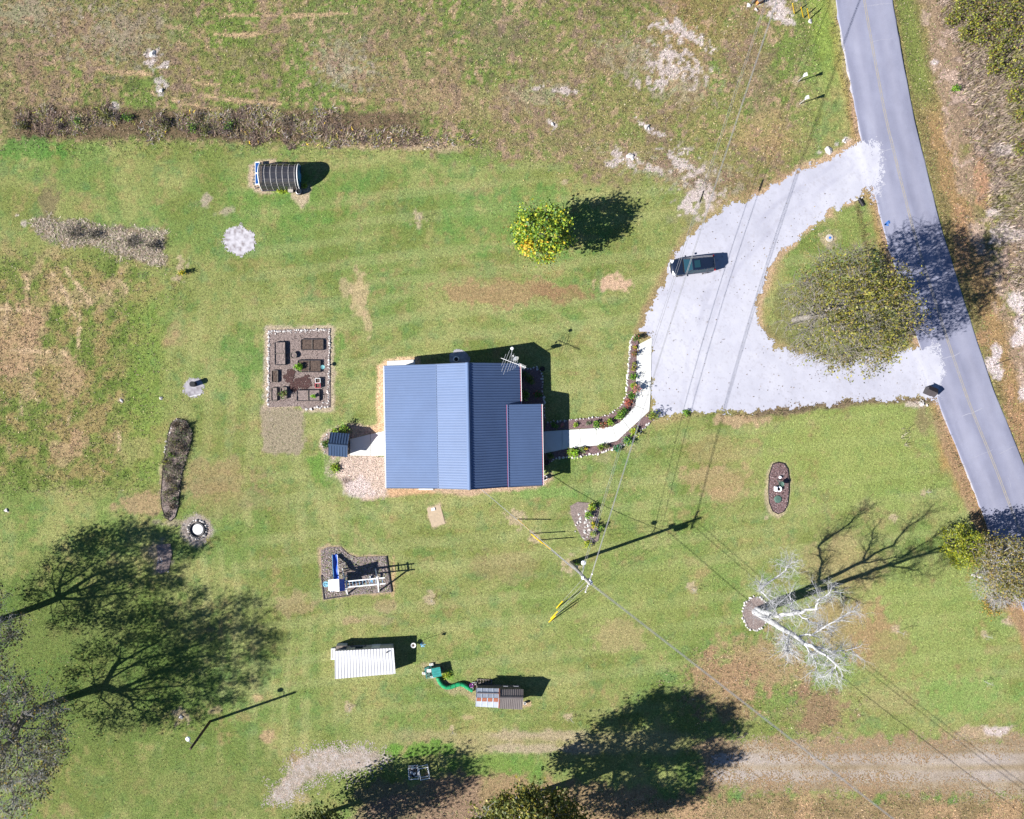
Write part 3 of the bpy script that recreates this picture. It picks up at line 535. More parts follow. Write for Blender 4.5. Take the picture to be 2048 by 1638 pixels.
wbed = bed('flower_bed', 'rough bed of weeds and stones round the well house', 'flower bed', [(643,892),(647,876),(660,862),(676,855),(703,852),(705,876),(668,884),(667,914),(652,907)], 'brown_mulch', .03)
stones(wbed, [(650,906),(645,890),(650,876),(661,863)], 5, (.18, .32), jit=2)
garden = bed('vegetable_garden', 'mulched rectangular vegetable plot edged with pale stones', 'garden plot', GARDEN, 'brown_mulch', .02)
stones(garden, [(538,663),(538,700),(537,740),(536.5,780),(536,813)], 4.3, (.26, .42), rows=1); stones(garden, [(541,663),(580,661.5),(620,660),(659,659)], 4.3, (.22, .36)); stones(garden, [(544,666),(600,663.5),(650,662)], 8, (.15, .25), jit=2)
stones(garden, [(659,662),(659.5,700),(658,740),(656,780),(656,808)], 4.6, (.22, .38), rows=1); stones(garden, [(654,812),(640,815),(625,817),(609,817)], 5, (.26, .42), jit=2); stones(garden, [(650,806),(640,810)], 6, (.2, .32), jit=3)
lbed = bed('flower_bed', 'long overgrown island bed with black edging and dead stems', 'flower bed', LONGBED, 'brown_mulch', .05, 'black')
stones(lbed, [(334,885),(330,905),(340,862),(350,840),(366,838)], 7, (.2, .34), jit=2)
obed = bed('flower_bed', 'oval mulched island bed with black edging near the road', 'flower bed', OVALBED, 'mulch', .05, 'black')
pbed = bed('flower_bed', 'wedge-shaped rocky bed beside the utility pole guy wires', 'flower bed', POLEBED, 'brown_mulch', .03)
for k in range(38): rock(pbed, g(random.gauss(1170, 10), random.uniform(1022, 1078), .05), random.uniform(.15, .5), 'stone', k)
sbed2 = bed('flower_bed', 'small weedy rectangular bed under the tree shadow', 'flower bed', [(313,1090),(341,1087),(344,1108),(338,1140),(322,1148),(312,1140),(316,1112)], 'brown_mulch', .03, None)
m = MB(); a, b, c = [g(*p, .06)-sbed2.location for p in ((341,1087),(344,1108),(342,1120))]; m.tube([a, b, c], .04, 5); m.obj('edging', M['wood'], sbed2)
for k in range(8): rock(sbed2, g(random.gauss(322, 6), random.uniform(1112, 1146), .05), random.uniform(.12, .28), 'stone', k)
play = bed('play_area', 'mulched play area with timber border under the swing set', 'play area', PLAYBED, 'brown_mulch', .02)
m = MB()
for a, b in (((643,1150),(648,1198)),((648,1198),(700,1190)),((772,1112),(776,1140)),((776,1140),(783,1184))):
    m = MB(); m.bar(g(*a, .06)-play.location, g(*b, .06)-play.location, .12, .14); m.obj('border_timber', M['dark_wood'], play)

# ------------------------------------------------------------------ house
def ribbed(name, parent, A, B, Cc, D, mat, pitch=.267, per=3, h=.028, along='AB', thick=.02):
    """metal roof skin on quad A-B (eave) to D-C (upper edge), ribs running up the slope; one object per sheet"""
    A, B, Cc, D = (Vector(p) for p in (A, B, Cc, D)); n = (B-A).cross(D-A).normalized(); n = n if n.z > 0 else -n
    tot = max(1, round((B-A).length/pitch)); k = 0
    while k < tot:
        k1 = min(tot, k+per); m = MB(); prof = []
        for j in range(k, k1+1):
            f = j/tot; e = .030/(B-A).length
            if j > k: prof += [(f-e*2, 0), (f-e, h)]
            else: prof += [(f, h*.9)]
            if j < k1: prof += [(f+e, h), (f+e*2, 0)] if j > k else [(f+e, h), (f+e*2, 0)]
            elif j == k1: prof += [(f, h)]
        prof = sorted(set((max(0, min(1, round(a, 6))), b) for a, b in prof)); np_ = len(prof)
        lo = [A.lerp(B, f)+n*z for f, z in prof]; hi = [D.lerp(Cc, f)+n*z for f, z in prof]
        m.add(lo+hi, [(i, i+1, np_+i+1, np_+i) for i in range(np_-1)])
        m.obj(name, mat, parent); k = k1
def quadslab(name, parent, P, mat, th=.08):
    P = [Vector(p) for p in P]; m = MB(); n = (P[1]-P[0]).cross(P[2]-P[0]).normalized(); n = n if n.z > 0 else -n
    ar = (P[1]-P[0]).cross(P[2]-P[0]).z
    if ar < 0: P = P[::-1]
    m.hexa([p-n*th for p in P]+P); return m.obj(name, mat, parent)
house = thing('house', 'single-storey house with slate-blue ribbed metal roof and red trim', 'house', g(772, 734.4), math.radians(1.0))
LN = 12.8; hw_, hb, hr, he = 2.6, 3.95, 5.6, 2.7; ub, ur, ue, up, uq = 5.35, 8.6, 14.15, 12.75, 16.35
zp = hr-(up-ur)*(hr-he)/(ue-ur)+.10; zq = 2.5; pv = -4.3
def W(u, v, z): return (u, v, z)
quadslab('roof_deck', house, [W(0,0,hw_-.03), W(0,-LN,hw_-.03), W(ub,-LN,hb-.03), W(ub,0,hb-.03)], M['siding'])
quadslab('roof_deck', house, [W(ub,0,hb-.03), W(ub,-LN,hb-.03), W(ur,-LN,hr-.03), W(ur,0,hr-.03)], M['siding'])
quadslab('roof_deck', house, [W(ur,0,hr-.03), W(ur,-LN,hr-.03), W(ue,-LN,he-.03), W(ue,0,he-.03)], M['siding'])
quadslab('porch_roof_deck', house, [W(up,pv,zp-.03), W(up,-LN,zp-.03), W(uq,-LN,zq-.03), W(uq,pv,zq-.03)], M['siding'])
RB = M['roof_blue']
ribbed('roof_panel', house, (-.04,0,hw_-.01), (-.04,-LN,hw_-.01), (ub+.12,-LN,hb+.02), (ub+.12,0,hb+.02), RB)
ribbed('roof_panel', house, (ub,0,hb+.02), (ub,-LN,hb+.02), (ur,-LN,hr), (ur,0,hr), RB)
ribbed('roof_panel', house, (ue+.05,0,he-.02), (ue+.05,-LN,he-.02), (ur,-LN,hr), (ur,0,hr), RB)
ribbed('porch_roof_panel', house, (uq+.05,pv,zq-.01), (uq+.05,-LN,zq-.01), (up,-LN,zp), (up,pv,zp), RB)
def ridge(parent, a, b, w_, dz, mat, name='ridge_cap', dirv=(1, 0, 0)):
    a, b, d = Vector(a), Vector(b), Vector(dirv)*w_; m = MB()
    P = []
    for p in (a, b): P += [p-d-Vector((0, 0, dz)), p-d*.25+Vector((0, 0, .02)), p+d*.25+Vector((0, 0, .02)), p+d-Vector((0, 0, dz))]
    m.add(P, [(0, 1, 5, 4), (1, 2, 6, 5), (2, 3, 7, 6)]); return m.obj(name, mat, parent)
ridge(house, (ur, .05, hr+.07), (ur, -LN-.05, hr+.07), .24, .12, RB)
m = MB(); m.box((up-.03, (pv-LN)/2, zp+.03), (.10, LN+pv+.05, .05)); m.obj('flashing', RB, house)
m = MB(); m.box((up-.09, (pv-LN)/2, zp-.03), (.02, LN+pv, .05)); m.obj('flashing_trim', M['red'], house)
m = MB(); m.box((ub+.06, -LN/2, hb+.07), (.05, LN, .012)); m.obj('lap_strip', M['roof_dark'], house)
for v in (0.02, -LN-.02):                    # gable trims
    for a, b in (((0, v, hw_), (ub, v, hb)), ((ub, v, hb), (ur, v, hr)), ((ur, v, hr), (ue, v, he))):
        m = MB(); m.bar(Vector(a)+Vector((0, 0, -.02)), Vector(b)+Vector((0, 0, -.02)), .05, .16); m.obj('gable_trim', M['roof_dark'], house)
m = MB(); m.bar((up, pv+.02, zp-.03), (uq, pv+.02, zq-.03), .05, .14); m.obj('gable_trim', M['roof_dark'], house)
m = MB(); m.bar((up, -LN-.05, zp-.03), (uq, -LN-.05, zq-.03), .05, .14); m.obj('gable_trim', M['roof_dark'], house)
def gutter(u, v0, v1, z, mat, trim):
    m = MB(); m.box((u, (v0+v1)/2, z-.06), (.11, abs(v1-v0), .10)); o = m.obj('gutter', mat, house)
    if trim:
        q = MB(); q.box((u-.045, (v0+v1)/2, z-.004), (.05, abs(v1-v0)-.1, .02)); q.obj('gutter_lip', trim, o)
    return o
go = gutter(-.10, 0, -LN, hw_-.02, M['white'], None)
for k in range(11):
    q = MB(); q.box((-.10, -.6-k*1.16, hw_-.005), (.14, .05, .02)); q.obj('gutter_strap', M['white'], go)
gutter(ue+.13, 0, pv, he-.03, M['white'], M['red']); gutter(uq+.13, pv, -LN, zq-.02, M['white'], M['red'])
# walls, windows, doors, porch
def wall(u0, v0, u1, v1, tops, name='wall'):
    """vertical wall whose top follows (offset, height) pairs"""
    a = Vector((u0, v0, 0)); d = Vector((u1-u0, v1-v0, 0)); L = d.length; d.normalize(); n = Vector((-d.y, d.x, 0))*.08; m = MB()
    prof = [(0, -.05), (L, -.05)]+[(o, z) for o, z in tops][::-1]; k = len(prof)
    P = [a+d*o+Vector((0, 0, z))-n for o, z in prof]+[a+d*o+Vector((0, 0, z))+n for o, z in prof]
    m.add(P, [tuple(range(k))[::-1], tuple(range(k, 2*k))]+[(i, (i+1) % k, k+(i+1) % k, k+i) for i in range(k)]); return m.obj(name, M['siding'], house)
i0, i1, n0, s0 = .45, ue-.45, -.4, -LN+.4
zt = lambda u: (hw_+(hb-hw_)*u/ub if u < ub else hb+(hr-hb)*(u-ub)/(ur-ub) if u < ur else hr-(hr-he)*(u-ur)/(ue-ur))-.16
gab = [(u-i0, zt(u)) for u in (i0, ub, ur, i1)]
wn = wall(i0, n0, i1, n0, gab); ws = wall(i0, s0, i1, s0, gab); ww_ = wall(i0, n0, i0, s0, [(0, zt(i0)), (abs(s0-n0), zt(i0))]); we = wall(i1, n0, i1, s0, [(0, zt(i1)), (abs(s0-n0), zt(i1))])
def window(wl, u, v, z, w_, h_, ax):
    m = MB(); d = (w_, .08, h_) if ax == 'u' else (.08, w_, h_); m.box((u, v, z), d); o = m.obj('window', M['white'], wl)
    q = MB(); d = (w_-.14, .1, h_-.14) if ax == 'u' else (.1, w_-.14, h_-.14); q.box((u, v, z), d); q.obj('pane', M['glass'], o)
for u in (2.2, 6.2, 10.5): window(ws, u, s0-.09, 1.5, 1.0, 1.1, 'u'); window(wn, u, n0+.09, 1.5, 1.0, 1.1, 'u')
for v in (-3, -10.5): window(ww_, i0-.09, v, 1.4, 1.1, 1.0, 'v')
for v in (-2.2, -6.2, -11): window(we, i1+.09, v, 1.4, 1.1, 1.1, 'v')
for (wl, u, v, ax) in ((we, i1+.1, -8.4, 'v'), (ww_, i0-.1, -7.4, 'v'), (ws, 4.3, s0-.1, 'u')):
    m = MB(); m.box((u, v, 1.05), (.07, .95, 2.05) if ax == 'v' else (.95, .07, 2.05)); o = m.obj('door', M['red'], house)
    m = MB(); m.box((u+(.06 if ax == 'v' else .35), v+(.35 if ax == 'v' else -.06), 1.0), (.05, .05, .12)); m.obj('handle', M['metal'], o)
m = MB(); m.box(((i1+uq)/2-.1, (pv-LN)/2, .06), (uq-i1-.2, LN+pv-.2, .16)); m.obj('porch_floor', M['concrete'], house)
for v in (pv-.2, -7.0, -9.9, -LN+.2):
    m = MB(); m.box((uq-.25, v, 1.25), (.14, .14, 2.4)); m.obj('porch_post', M['white'], house)
block([(770,735),(1040,728),(1042,806),(1077,808),(1080,964),(776,974)])
# meter / pipes under the north eave
hp = thing('heat_pump', 'round-topped grey outdoor unit in the shade on the north gravel', 'outdoor unit', g(912, 719)); MB().lathe([(.32, 0), (.32, .62), (.27, .66), (.1, .68)], 14).obj('casing', M['metal'], hp, smooth=False); MB().lathe([(.22, .66), (.22, .70), (.02, .70)], 12).obj('fan_grille', M['black'], hp)

# antenna on its mast, dish
ant = thing('tv_antenna', 'rooftop television antenna with long boom over the northeast house corner', 'antenna', g(1029, 727))
ao = ant.location; a1 = t(1002, 716, 5.0)-ao; a2 = t(1052, 735, 4.9)-ao; mid = a1.lerp(a2, .42)
MB().tube([(mid.x, mid.y, -.02), mid+Vector((0, 0, .1))], .03, 6).obj('mast', M['metal'], ant); MB().tube([a1, a2], .03, 6).obj('boom', M['white'], ant)
bd = (a2-a1).normalized(); pn = Vector((-bd.y, bd.x, 0))
for f, l in ((.12, .7), (.2, 1.3), (.3, 1.5), (.4, 1.1), (.48, .9), (.56, .7), (.62, .5)):
    c = a1.lerp(a2, f); MB().tube([c-pn*l, c+pn*l*.8], .016, 4).obj('element', M['metal'], ant)
for f in (.72, .77, .82, .87, .92, .97):
    c = a1.lerp(a2, f); MB().tube([c-pn*.17, c+pn*.17], .022, 4).obj('director', M['white'], ant)
c = t(1024, 697, 5.2)-ao; MB().tube([a1.lerp(a2, .4), c], .018, 5).obj('preamp_arm', M['metal'], ant); MB().lathe([(.02, -.08), (.16, -.05), (.16, .08), (.05, .12)], 8, tuple(c)).obj('preamp', M['lamp_white'], ant)
dish = thing('satellite_dish', 'small grey satellite dish beside the television antenna', 'satellite dish', g(1027, 729)); dl = t(1032, 719, 3.6)-dish.location
m = MB(); nrm = Vector((-.55, .62, .55)).normalized(); q = nrm.to_track_quat('Z', 'Y').to_matrix(); V = []
for r, z in ((.02, 0), (.2, .02), (.36, .07)):
    for k in range(14): V.append(dl+q @ Vector((r*math.cos(k*.4488), r*1.1*math.sin(k*.4488), z)))
m.add(V, [(i*14+k, i*14+(k+1) % 14, (i+1)*14+(k+1) % 14, (i+1)*14+k) for i in range(2) for k in range(14)]+[tuple(range(14))]); m.obj('reflector', M['metal'], dish, smooth=True)
MB().tube([dl-nrm*.1, dl+nrm*.55+Vector((0, 0, -.1))], .03, 5).obj('feed_arm', M['metal'], dish); MB().box(dl+nrm*.58+Vector((0, 0, -.08)), (.14, .12, .12)).obj('feed_horn', M['white'], dish); MB().tube([(dl.x, dl.y, 0), dl-nrm*.04], .035, 6).obj('mast', M['metal'], dish)

# ------------------------------------------------------------------ well house
wh = thing('well_house', 'small gabled well house with dark blue metal roof by the back walk', 'well house', g(681, 888), math.radians(-5))
hx, hy, rz_, ez = 1.02, 1.25, 2.35, 1.5
RD = M['roof_dark']
ribbed('roof_panel', wh, (-hx, hy, ez), (hx, hy, ez), (hx, .02, rz_), (-hx, .02, rz_), RD, .3, 2, .035); ribbed('roof_panel', wh, (-hx, -hy, ez), (hx, -hy, ez), (hx, -.02, rz_), (-hx, -.02, rz_), RD, .3, 2, .035)
ridge(wh, (-hx-.02, 0, rz_+.06), (hx+.02, 0, rz_+.06), .14, .1, RD, 'ridge_cap', (0, 1, 0))
for s_ in (-1, 1): quadslab('roof_deck', wh, [(-hx, s_*hy, ez-.03), (hx, s_*hy, ez-.03), (hx, 0, rz_-.03), (-hx, 0, rz_-.03)], M['wood'], .05)
m = MB(); P = [(-1.05, -.05), (1.05, -.05), (1.05, ez), (0, rz_-.12), (-1.05, ez)]
for s_ in (-1, 1): m = MB(); x = s_*.85; m.add([(x-.04, y, z) for y, z in P]+[(x+.04, y, z) for y, z in P], [(4, 3, 2, 1, 0), (5, 6, 7, 8, 9)]+[(i, (i+1) % 5, 5+(i+1) % 5, 5+i) for i in range(5)]); m.obj('gable_wall', M['siding'], wh)
for s_ in (-1, 1): MB().box((0, s_*1.0, .72), (1.62, .08, 1.54)).obj('side_wall', M['siding'], wh)
MB().box((.91, .1, .8), (.05, .75, 1.5)).obj('door', M['dark_wood'], wh)

# ------------------------------------------------------------------ white shed
shed = thing('white_shed', 'long low shed with white ribbed metal roof', 'shed', g(729, 1320), math.radians(2.6))
o_ = shed.location; Rm = Matrix.Rotation(-math.radians(2.6), 3, 'Z')
def L(px, py, z, th, ang): return Matrix.Rotation(-ang, 3, 'Z') @ (t(px, py, z)-th.location)
zn, zs = 1.85, 1.62; A = [L(669, 1302, zn, shed, math.radians(2.6)), L(787, 1296, zn, shed, math.radians(2.6)), L(791, 1347, zs, shed, math.radians(2.6)), L(670, 1358, zs, shed, math.radians(2.6))]
ribbed('roof_panel', shed, A[3], A[2], A[1], A[0], M['roof_white'], .32, 2, .035); quadslab('roof_deck', shed, [p-Vector((0, 0, .03)) for p in A], M['wood'], .06)
cx_, cy_ = sum(p.x for p in A)/4, sum(p.y for p in A)/4; lx, ly = (A[1].x-A[0].x)/2-.15, (A[0].y-A[3].y)/2-.15
for nm, c, d in (('wall', (cx_, cy_+ly, .85), (lx*2, .08, 1.8)), ('wall', (cx_, cy_-ly, .74), (lx*2, .08, 1.58)), ('wall', (cx_-lx, cy_, .74), (.08, ly*2, 1.58)), ('wall', (cx_+lx, cy_, .74), (.08, ly*2, 1.58))): MB().box(c, d).obj(nm, M['siding'], shed)
MB().box((cx_+1.2, cy_+ly+.06, .8), (.9, .05, 1.5)).obj('door', M['white'], shed); MB().box((cx_-.6, cy_+ly+.06, 1.0), (.8, .05, .6)).obj('window', M['glass'], shed)
p = L(774, 1304, 1.9, shed, math.radians(2.6)); MB().lathe([(.06, -.1), (.06, .18), (.09, .2), (.02, .24)], 8, tuple(p)).obj('vent_pipe', M['black'], shed)
block([(669,1302),(783,1297),(787,1344),(671,1352)])
st = thing('concrete_step', 'white block step at the west end of the white shed', 'step', g(667, 1308)); MB().box((0, .1, .2), (.45, 1.2, .4)).obj('block', M['white'], st, bevel=.02); MB().box((-.16, .1, .43), (.1, 1.0, .06)).obj('coping', M['white'], st)
bx_ = thing('metal_bin', 'grey metal bin against the north wall of the white shed', 'bin', g(685, 1290)); MB().box((0, 0, .55), (1.1, .45, 1.1)).obj('body', M['galv'], bx_, bevel=.02); MB().box((0, 0, 1.13), (1.16, .5, .06)).obj('lid', M['wood'], bx_)
rk = thing('lumber_rack', 'low rack of boards along the north wall of the white shed', 'rack', g(718, 1291))
for k in range(3): MB().bar((-.9, -.1+k*.12, .3+k*.18), (.9, -.1+k*.12, .3+k*.18), .08, .04).obj('board', M['wood'], rk)
for x in (-.7, .7): MB().box((x, 0, .35), (.05, .4, .72)).obj('upright', M['wood'], rk)
bb = thing('planter', 'white ringed planter bowl east of the white shed', 'planter', g(827, 1288)); MB().lathe([(.14, 0), (.1, .1), (.1, .35), (.26, .5), (.28, .56), (.2, .54), (.1, .48)], 14).obj('bowl', M['white'], bb); MB().lathe([(.19, .50), (.1, .53), (.02, .54)], 10).obj('soil', M['soil'], bb)
ws_ = thing('garden_spinner', 'blue garden spinner on a thin pole near the white planter', 'garden ornament', g(846, 1280))
MB().tube([(0, 0, -.02), (0, 0, 1.75)], .02, 5).obj('pole', M['dark_wire'], ws_)
for k in range(6):
    a = k*1.047; m = MB(); c, s_ = math.cos(a), math.sin(a); m.add([(0, 0, 1.75), (.24*c-.08*s_, .24*s_+.08*c, 1.82), (.3*c, .3*s_, 1.7), (.24*c+.08*s_, .24*s_-.08*c, 1.66)], [(0, 1, 2, 3)]); m.obj('vane', M['sky_blue'], ws_)

# ------------------------------------------------------------------ coop shed
cs = thing('coop_shed', 'small two-part coop shed, half rusty galvanised and half brown roof', 'shed', g(996, 1390), math.radians(-2))
a_ = math.radians(-2); q = lambda px, py, z: L(px, py, z, cs, a_); zr, ze = 2.4, 1.75
RG = [(q(952, 1376, ze), q(998, 1377, ze), q(998, 1396, zr), q(952, 1395, zr)), (q(951, 1413, ze), q(997, 1415.5, ze), q(998, 1396, zr), q(952, 1395, zr))]
RBn = [(q(998, 1379, ze), q(1046.5, 1378.5, ze), q(1046.5, 1396, zr), q(998, 1396, zr)), (q(997, 1417, ze), q(1044.5, 1419, ze), q(1046.5, 1396, zr), q(998, 1396, zr))]
for s_ in RG: ribbed('galvanised_panel', cs, *s_, M['galv'], .65, 1, .02); quadslab('roof_deck', cs, [p-Vector((0, 0, .03)) for p in s_], M['wood'], .05)
for s_ in RBn: ribbed('brown_panel', cs, *s_, M['roof_brown'], .2, 3, .03); quadslab('roof_deck', cs, [p-Vector((0, 0, .03)) for p in s_], M['wood'], .05)
ridge(cs, RBn[0][3]+Vector((0, 0, .06)), RBn[0][2]+Vector((0, 0, .06)), .14, .07, M['roof_brown'], 'ridge_cap', (0, 1, 0))
A, B, Cq, D = RG[1]
for k in range(4):                           # rusty skylight sheets below the ridge
    f0, f1 = .03+k*.245, .03+k*.245+.19; m = MB(); up_ = (D-A).cross(B-A).normalized(); up_ = up_ if up_.z > 0 else -up_
    m.add([A.lerp(B, f0).lerp(D.lerp(Cq, f0), .62)+up_*.035, A.lerp(B, f1).lerp(D.lerp(Cq, f1), .62)+up_*.035, A.lerp(B, f1).lerp(D.lerp(Cq, f1), 1.0)+up_*.035, A.lerp(B, f0).lerp(D.lerp(Cq, f0), 1.0)+up_*.035], [(0, 1, 2, 3)]); m.obj('rusty_sheet', M['rust'], cs)
m = MB(); m.bar(q(953, 1386, 2.12), q(997, 1387, 2.12), .1, .04); m.obj('seam_strip', M['roof_brown'], cs)
m = MB(); m.bar(q(998.5, 1377, 1.8), q(998.5, 1396, 2.47), .12, .03); m.bar(q(998.5, 1396, 2.47), q(997.5, 1416, 1.8), .12, .03); m.obj('joint_trim', M['rust'], cs)
pts = [q(953, 1369, 0), q(1039, 1371, 0), q(1038, 1399, 0), q(953, 1397, 0)]
for i in range(4):
    a, b = pts[i], pts[(i+1) % 4]; m = MB(); a = Vector((a.x, a.y, .82)); b = Vector((b.x, b.y, .82)); m.bar(a, b, .07, 1.7); m.obj('wall', M['wood'], cs)
mid_ = [q(1039, 1385, 0), q(953, 1383, 0)]
for p, (aa, bb_) in zip(mid_, ((1, 2), (3, 0))):
    m = MB(); a, b = pts[aa], pts[bb_]; m.add([(a.x, a.y, 1.6), (b.x, b.y, 1.6), (p.x, p.y, 2.3)], [(0, 1, 2)]); m.obj('gable', M['wood'], cs)
for x in (1010, 1031): m = MB(); p = q(x, 1371, .9); m.tube([p+Vector((-.25, .05, 0)), p+Vector((-.25, .12, .6)), p+Vector((.25, .12, .6)), p+Vector((.25, .05, 0))], .03, 4); m.obj('window_hoop', M['metal'], cs)
block([(953,1377),(1044,1379),(1043,1416),(953,1412)])
pl = thing('pallet', 'weathered pallet lying against the north side of the coop shed', 'pallet', g(969, 1362.5), math.radians(-3))
for k in range(6): MB().box((-.75+k*.3, 0, .14), (.12, .5, .03)).obj('slat', M['wood'], pl)
for y in (-.2, .2): MB().box((0, y, .06), (1.7, .08, .12)).obj('runner', M['wood'], pl)
lp = thing('leaning_board', 'thin board propped at the northwest corner of the coop shed', 'board', g(951, 1364)); MB().bar((-.1, .1, .0), (.25, -.35, 1.5), .09, .04).obj('board', M['wood'], lp)
for nm, lab, px, py, mt, r in (('bucket', 'purple bucket by the end of the green tunnel', 942.5, 1369, 'purple', .2), ('bucket', 'pale bucket beside the purple one at the coop', 943, 1375, 'white', .17), ('water_jug', 'small white water jug at the southeast corner of the coop shed', 1049, 1405, 'white', .15)):
    th = thing(nm, lab, nm.replace('_', ' '), g(px, py)); MB().lathe([(r*.8, 0), (r, .34), (r*1.06, .36), (r*.9, .36), (r*.75, .06)], 12).obj('body', M[mt], th); m = MB(); m.tube([(-r, 0, .33), (-r*.6, .05, .42), (r*.6, .05, .42), (r, 0, .33)], .012, 4); m.obj('handle', M['metal'], th)
cans = thing('feed_trough', 'jumbled white feed trough north of the purple bucket', 'trough', g(948.5, 1366)); MB().box((0, 0, .15), (.5, .25, .18)).obj('tray', M['white'], cans); MB().box((.05, 0, .26), (.36, .14, .05)).obj('feed', M['soil'], cans)

# chicken run
run = thing('chicken_run', 'small wire pen with teal roof and white blocks round it', 'pen', g(865, 1342), math.radians(11))
MB().box((.45, .05, .85), (.95, 1.0, .05)).obj('roof', M['teal'], run)
for k in range(3): MB().box((.45, -.25+k*.28, .89), (.97, .04, .03)).obj('roof_batten', mk('teal_light%d' % k, (.05, .30, .30)), run)
for x, y, sx, sy in ((.02, .05, .05, .9), (.88, .05, .05, .9), (.45, -.42, .85, .05), (.45, .5, .85, .05)): MB().box((x, y, .42), (sx, sy, .84)).obj('side_panel', M['dk_green'], run)
for a, b in (((-.75, -.5), (0, -.5)), ((-.75, .55), (0, .55)), ((-.75, -.5), (-.75, .55))): MB().bar((*a, .45), (*b, .45), .06, .06).obj('pen_rail', M['teal'], run); MB().bar((*a, .03), (*b, .03), .06, .06).obj('pen_rail', M['teal'], run)
for x, y in ((-.75, -.5), (-.75, .55), (0, -.5), (0, .55)): MB().box((x, y, .24), (.06, .06, .5)).obj('pen_post', M['teal'], run)
MB().box((-.38, .02, .05), (.7, 1.0, .04)).obj('pen_floor', M['dk_green'], run)
for px, py, lab, z in ((862.5, 1328, 'white concrete block behind the teal pen roof', .2), (848.5, 1346, 'white concrete block at the west end of the pen', .2), (865, 1353, 'grey block at the south edge of the pen', .16)):
    th = thing('concrete_block', lab, 'block', g(px, py), random.uniform(-.3, .3)); m = MB(); m.prism([(-.22, -.12), (.22, -.12), (.22, .12), (-.22, .12)], 0, z); m.obj('shell', M['white'], th, bevel=.02); MB().box((-.1, 0, z+.002), (.13, .14, .012)).obj('core', M['old_concrete'], th); MB().box((.1, 0, z+.002), (.13, .14, .012)).obj('core', M['old_concrete'], th)
wl_ = thing('feed_box', 'white feed box on top of the wire pen', 'box', g(858, 1337, .49)); MB().box((0, 0, .12), (.42, .3, .24)).obj('box', M['white'], wl_, bevel=.01); MB().box((0, 0, .26), (.45, .33, .03)).obj('lid', M['white'], wl_)
tun = thing('chicken_tunnel', 'winding green fabric tunnel between the pen and the coop shed', 'tunnel', g(906, 1370))
tp = [(874.6,1350),(877,1359),(882,1367),(890,1373.5),(898,1374),(906,1371.5),(914,1368),(922,1366.5),(930,1370),(939,1376.5),(949,1382)]
TP = resample(tp, 2.0)[2:-1]; m = MB(); P = [g(*p, .22)-tun.location for p in TP]; m.tube(P, [.225+.012*(i % 2) for i in range(len(P))], 10); m.obj('fabric', M['green'], tun, smooth=True)
for p, a, b in [(P[i], P[i-1], P[i+1]) for i in range(3, len(P)-2, 5)]:
    d = (b-a).normalized(); u = Vector((-d.y, d.x, 0)); m = MB(); m.tube([p+u*.245*math.cos(k*math.pi/8)+Vector((0, 0, .245*math.sin(k*math.pi/8))) for k in range(9)], .012, 4); m.obj('hoop', M['dk_green'], tun)

# ------------------------------------------------------------------ greenhouse
gh = thing('greenhouse', 'arched greenhouse with smoky panels and white end frames', 'greenhouse', g(563, 357))
LX, WY, HZ = 2.05, 1.36, 2.35
def arch(f):                                 # f 0..1 from north foot to south foot
    a = math.pi*f; return Vector((0, WY*math.cos(a)*(.96+.04*math.sin(a)), HZ*math.sin(a)**.8))
xs = [-LX+k*(2*LX-.28)/6 for k in range(7)]+[LX]
for k in range(len(xs)-1):
    for s_ in range(6):
        f0, f1 = s_/6, (s_+1)/6; m = MB(); V = []
        for j in range(4):
            f = f0+(f1-f0)*j/3; p = arch(f); V += [(xs[k]+.025, p.y, p.z), (xs[k+1]-.025, p.y, p.z)]
        m.add(V, [(2*j, 2*j+1, 2*j+3, 2*j+2) for j in range(3)]); m.obj('panel', M['smoke'], gh, smooth=True)
for k, x in enumerate(xs):
    m = MB(); m.tube([Vector((x, 0, 0))+arch(j/16)*1.008 for j in range(17)], .055 if k in (0, len(xs)-1) else .026, 5); m.obj('rib', M['white'] if k in (0, len(xs)-1) else M['stone'], gh)
for s_ in range(1, 6): p = arch(s_/6); m = MB(); m.tube([(-LX, p.y, p.z+.01), (LX, p.y, p.z+.01)], .008, 4); m.obj('purlin', M['roof_brown'], gh)
for x in (-LX-.01, LX+.01):
    V = [Vector((x, 0, 0))+arch(j/16)*.985 for j in range(17)]; m = MB(); m.add(V, [tuple(range(17))]); m.obj('end_wall', M['smoke'] if x < 0 else mk('blue_end', (.03, .12, .22)), gh)
MB().box((LX+.04, 0, .95), (.06, .9, 1.9)).obj('door', M['sky_blue'], gh); m = MB(); m.box((0, 0, .05), (2*LX+.1, 2*WY+.06, .12)); m.obj('base_frame', M['dark_wood'], gh)
bench = thing('plant_bench', 'bench of potted plants inside the greenhouse', 'bench', g(563, 366)); MB().box((0, 0, .7), (3.4, .6, .05)).obj('top', M['wood'], bench)
for x in (-1.6, 1.6): MB().box((x, 0, .34), (.08, .5, .7)).obj('leg', M['wood'], bench)
block([(520,328),(600,328),(600,378),(520,378)])
sp = thing('solar_panel_frame', 'white framed pair of blue solar panels at the west end of the greenhouse', 'solar panel', g(517, 350)); sm = MB()
tl = Matrix.Rotation(math.radians(-12), 3, 'Y')
MB().box((0, 0, .62), (.52, 2.45, .05), M=tl).obj('frame', M['white'], sp)
for y in (-.6, .6): MB().box((-.01, y, .655), (.40, 1.06, .02), M=tl).obj('panel', M['solar'], sp)
for y in (-1.1, 1.1):
    for x in (-.2, .2): MB().box((x, y, .28), (.06, .06, .62)).obj('leg', M['white'], sp)
rk2 = thing('stone_border', 'dark low stone border around the west end of the greenhouse', 'border', g(510, 350)); stones(rk2, [(520,327),(510,330),(508,345),(507,360),(509,374),(522,377)], 4.5, (.18, .3), 'dark_stone')
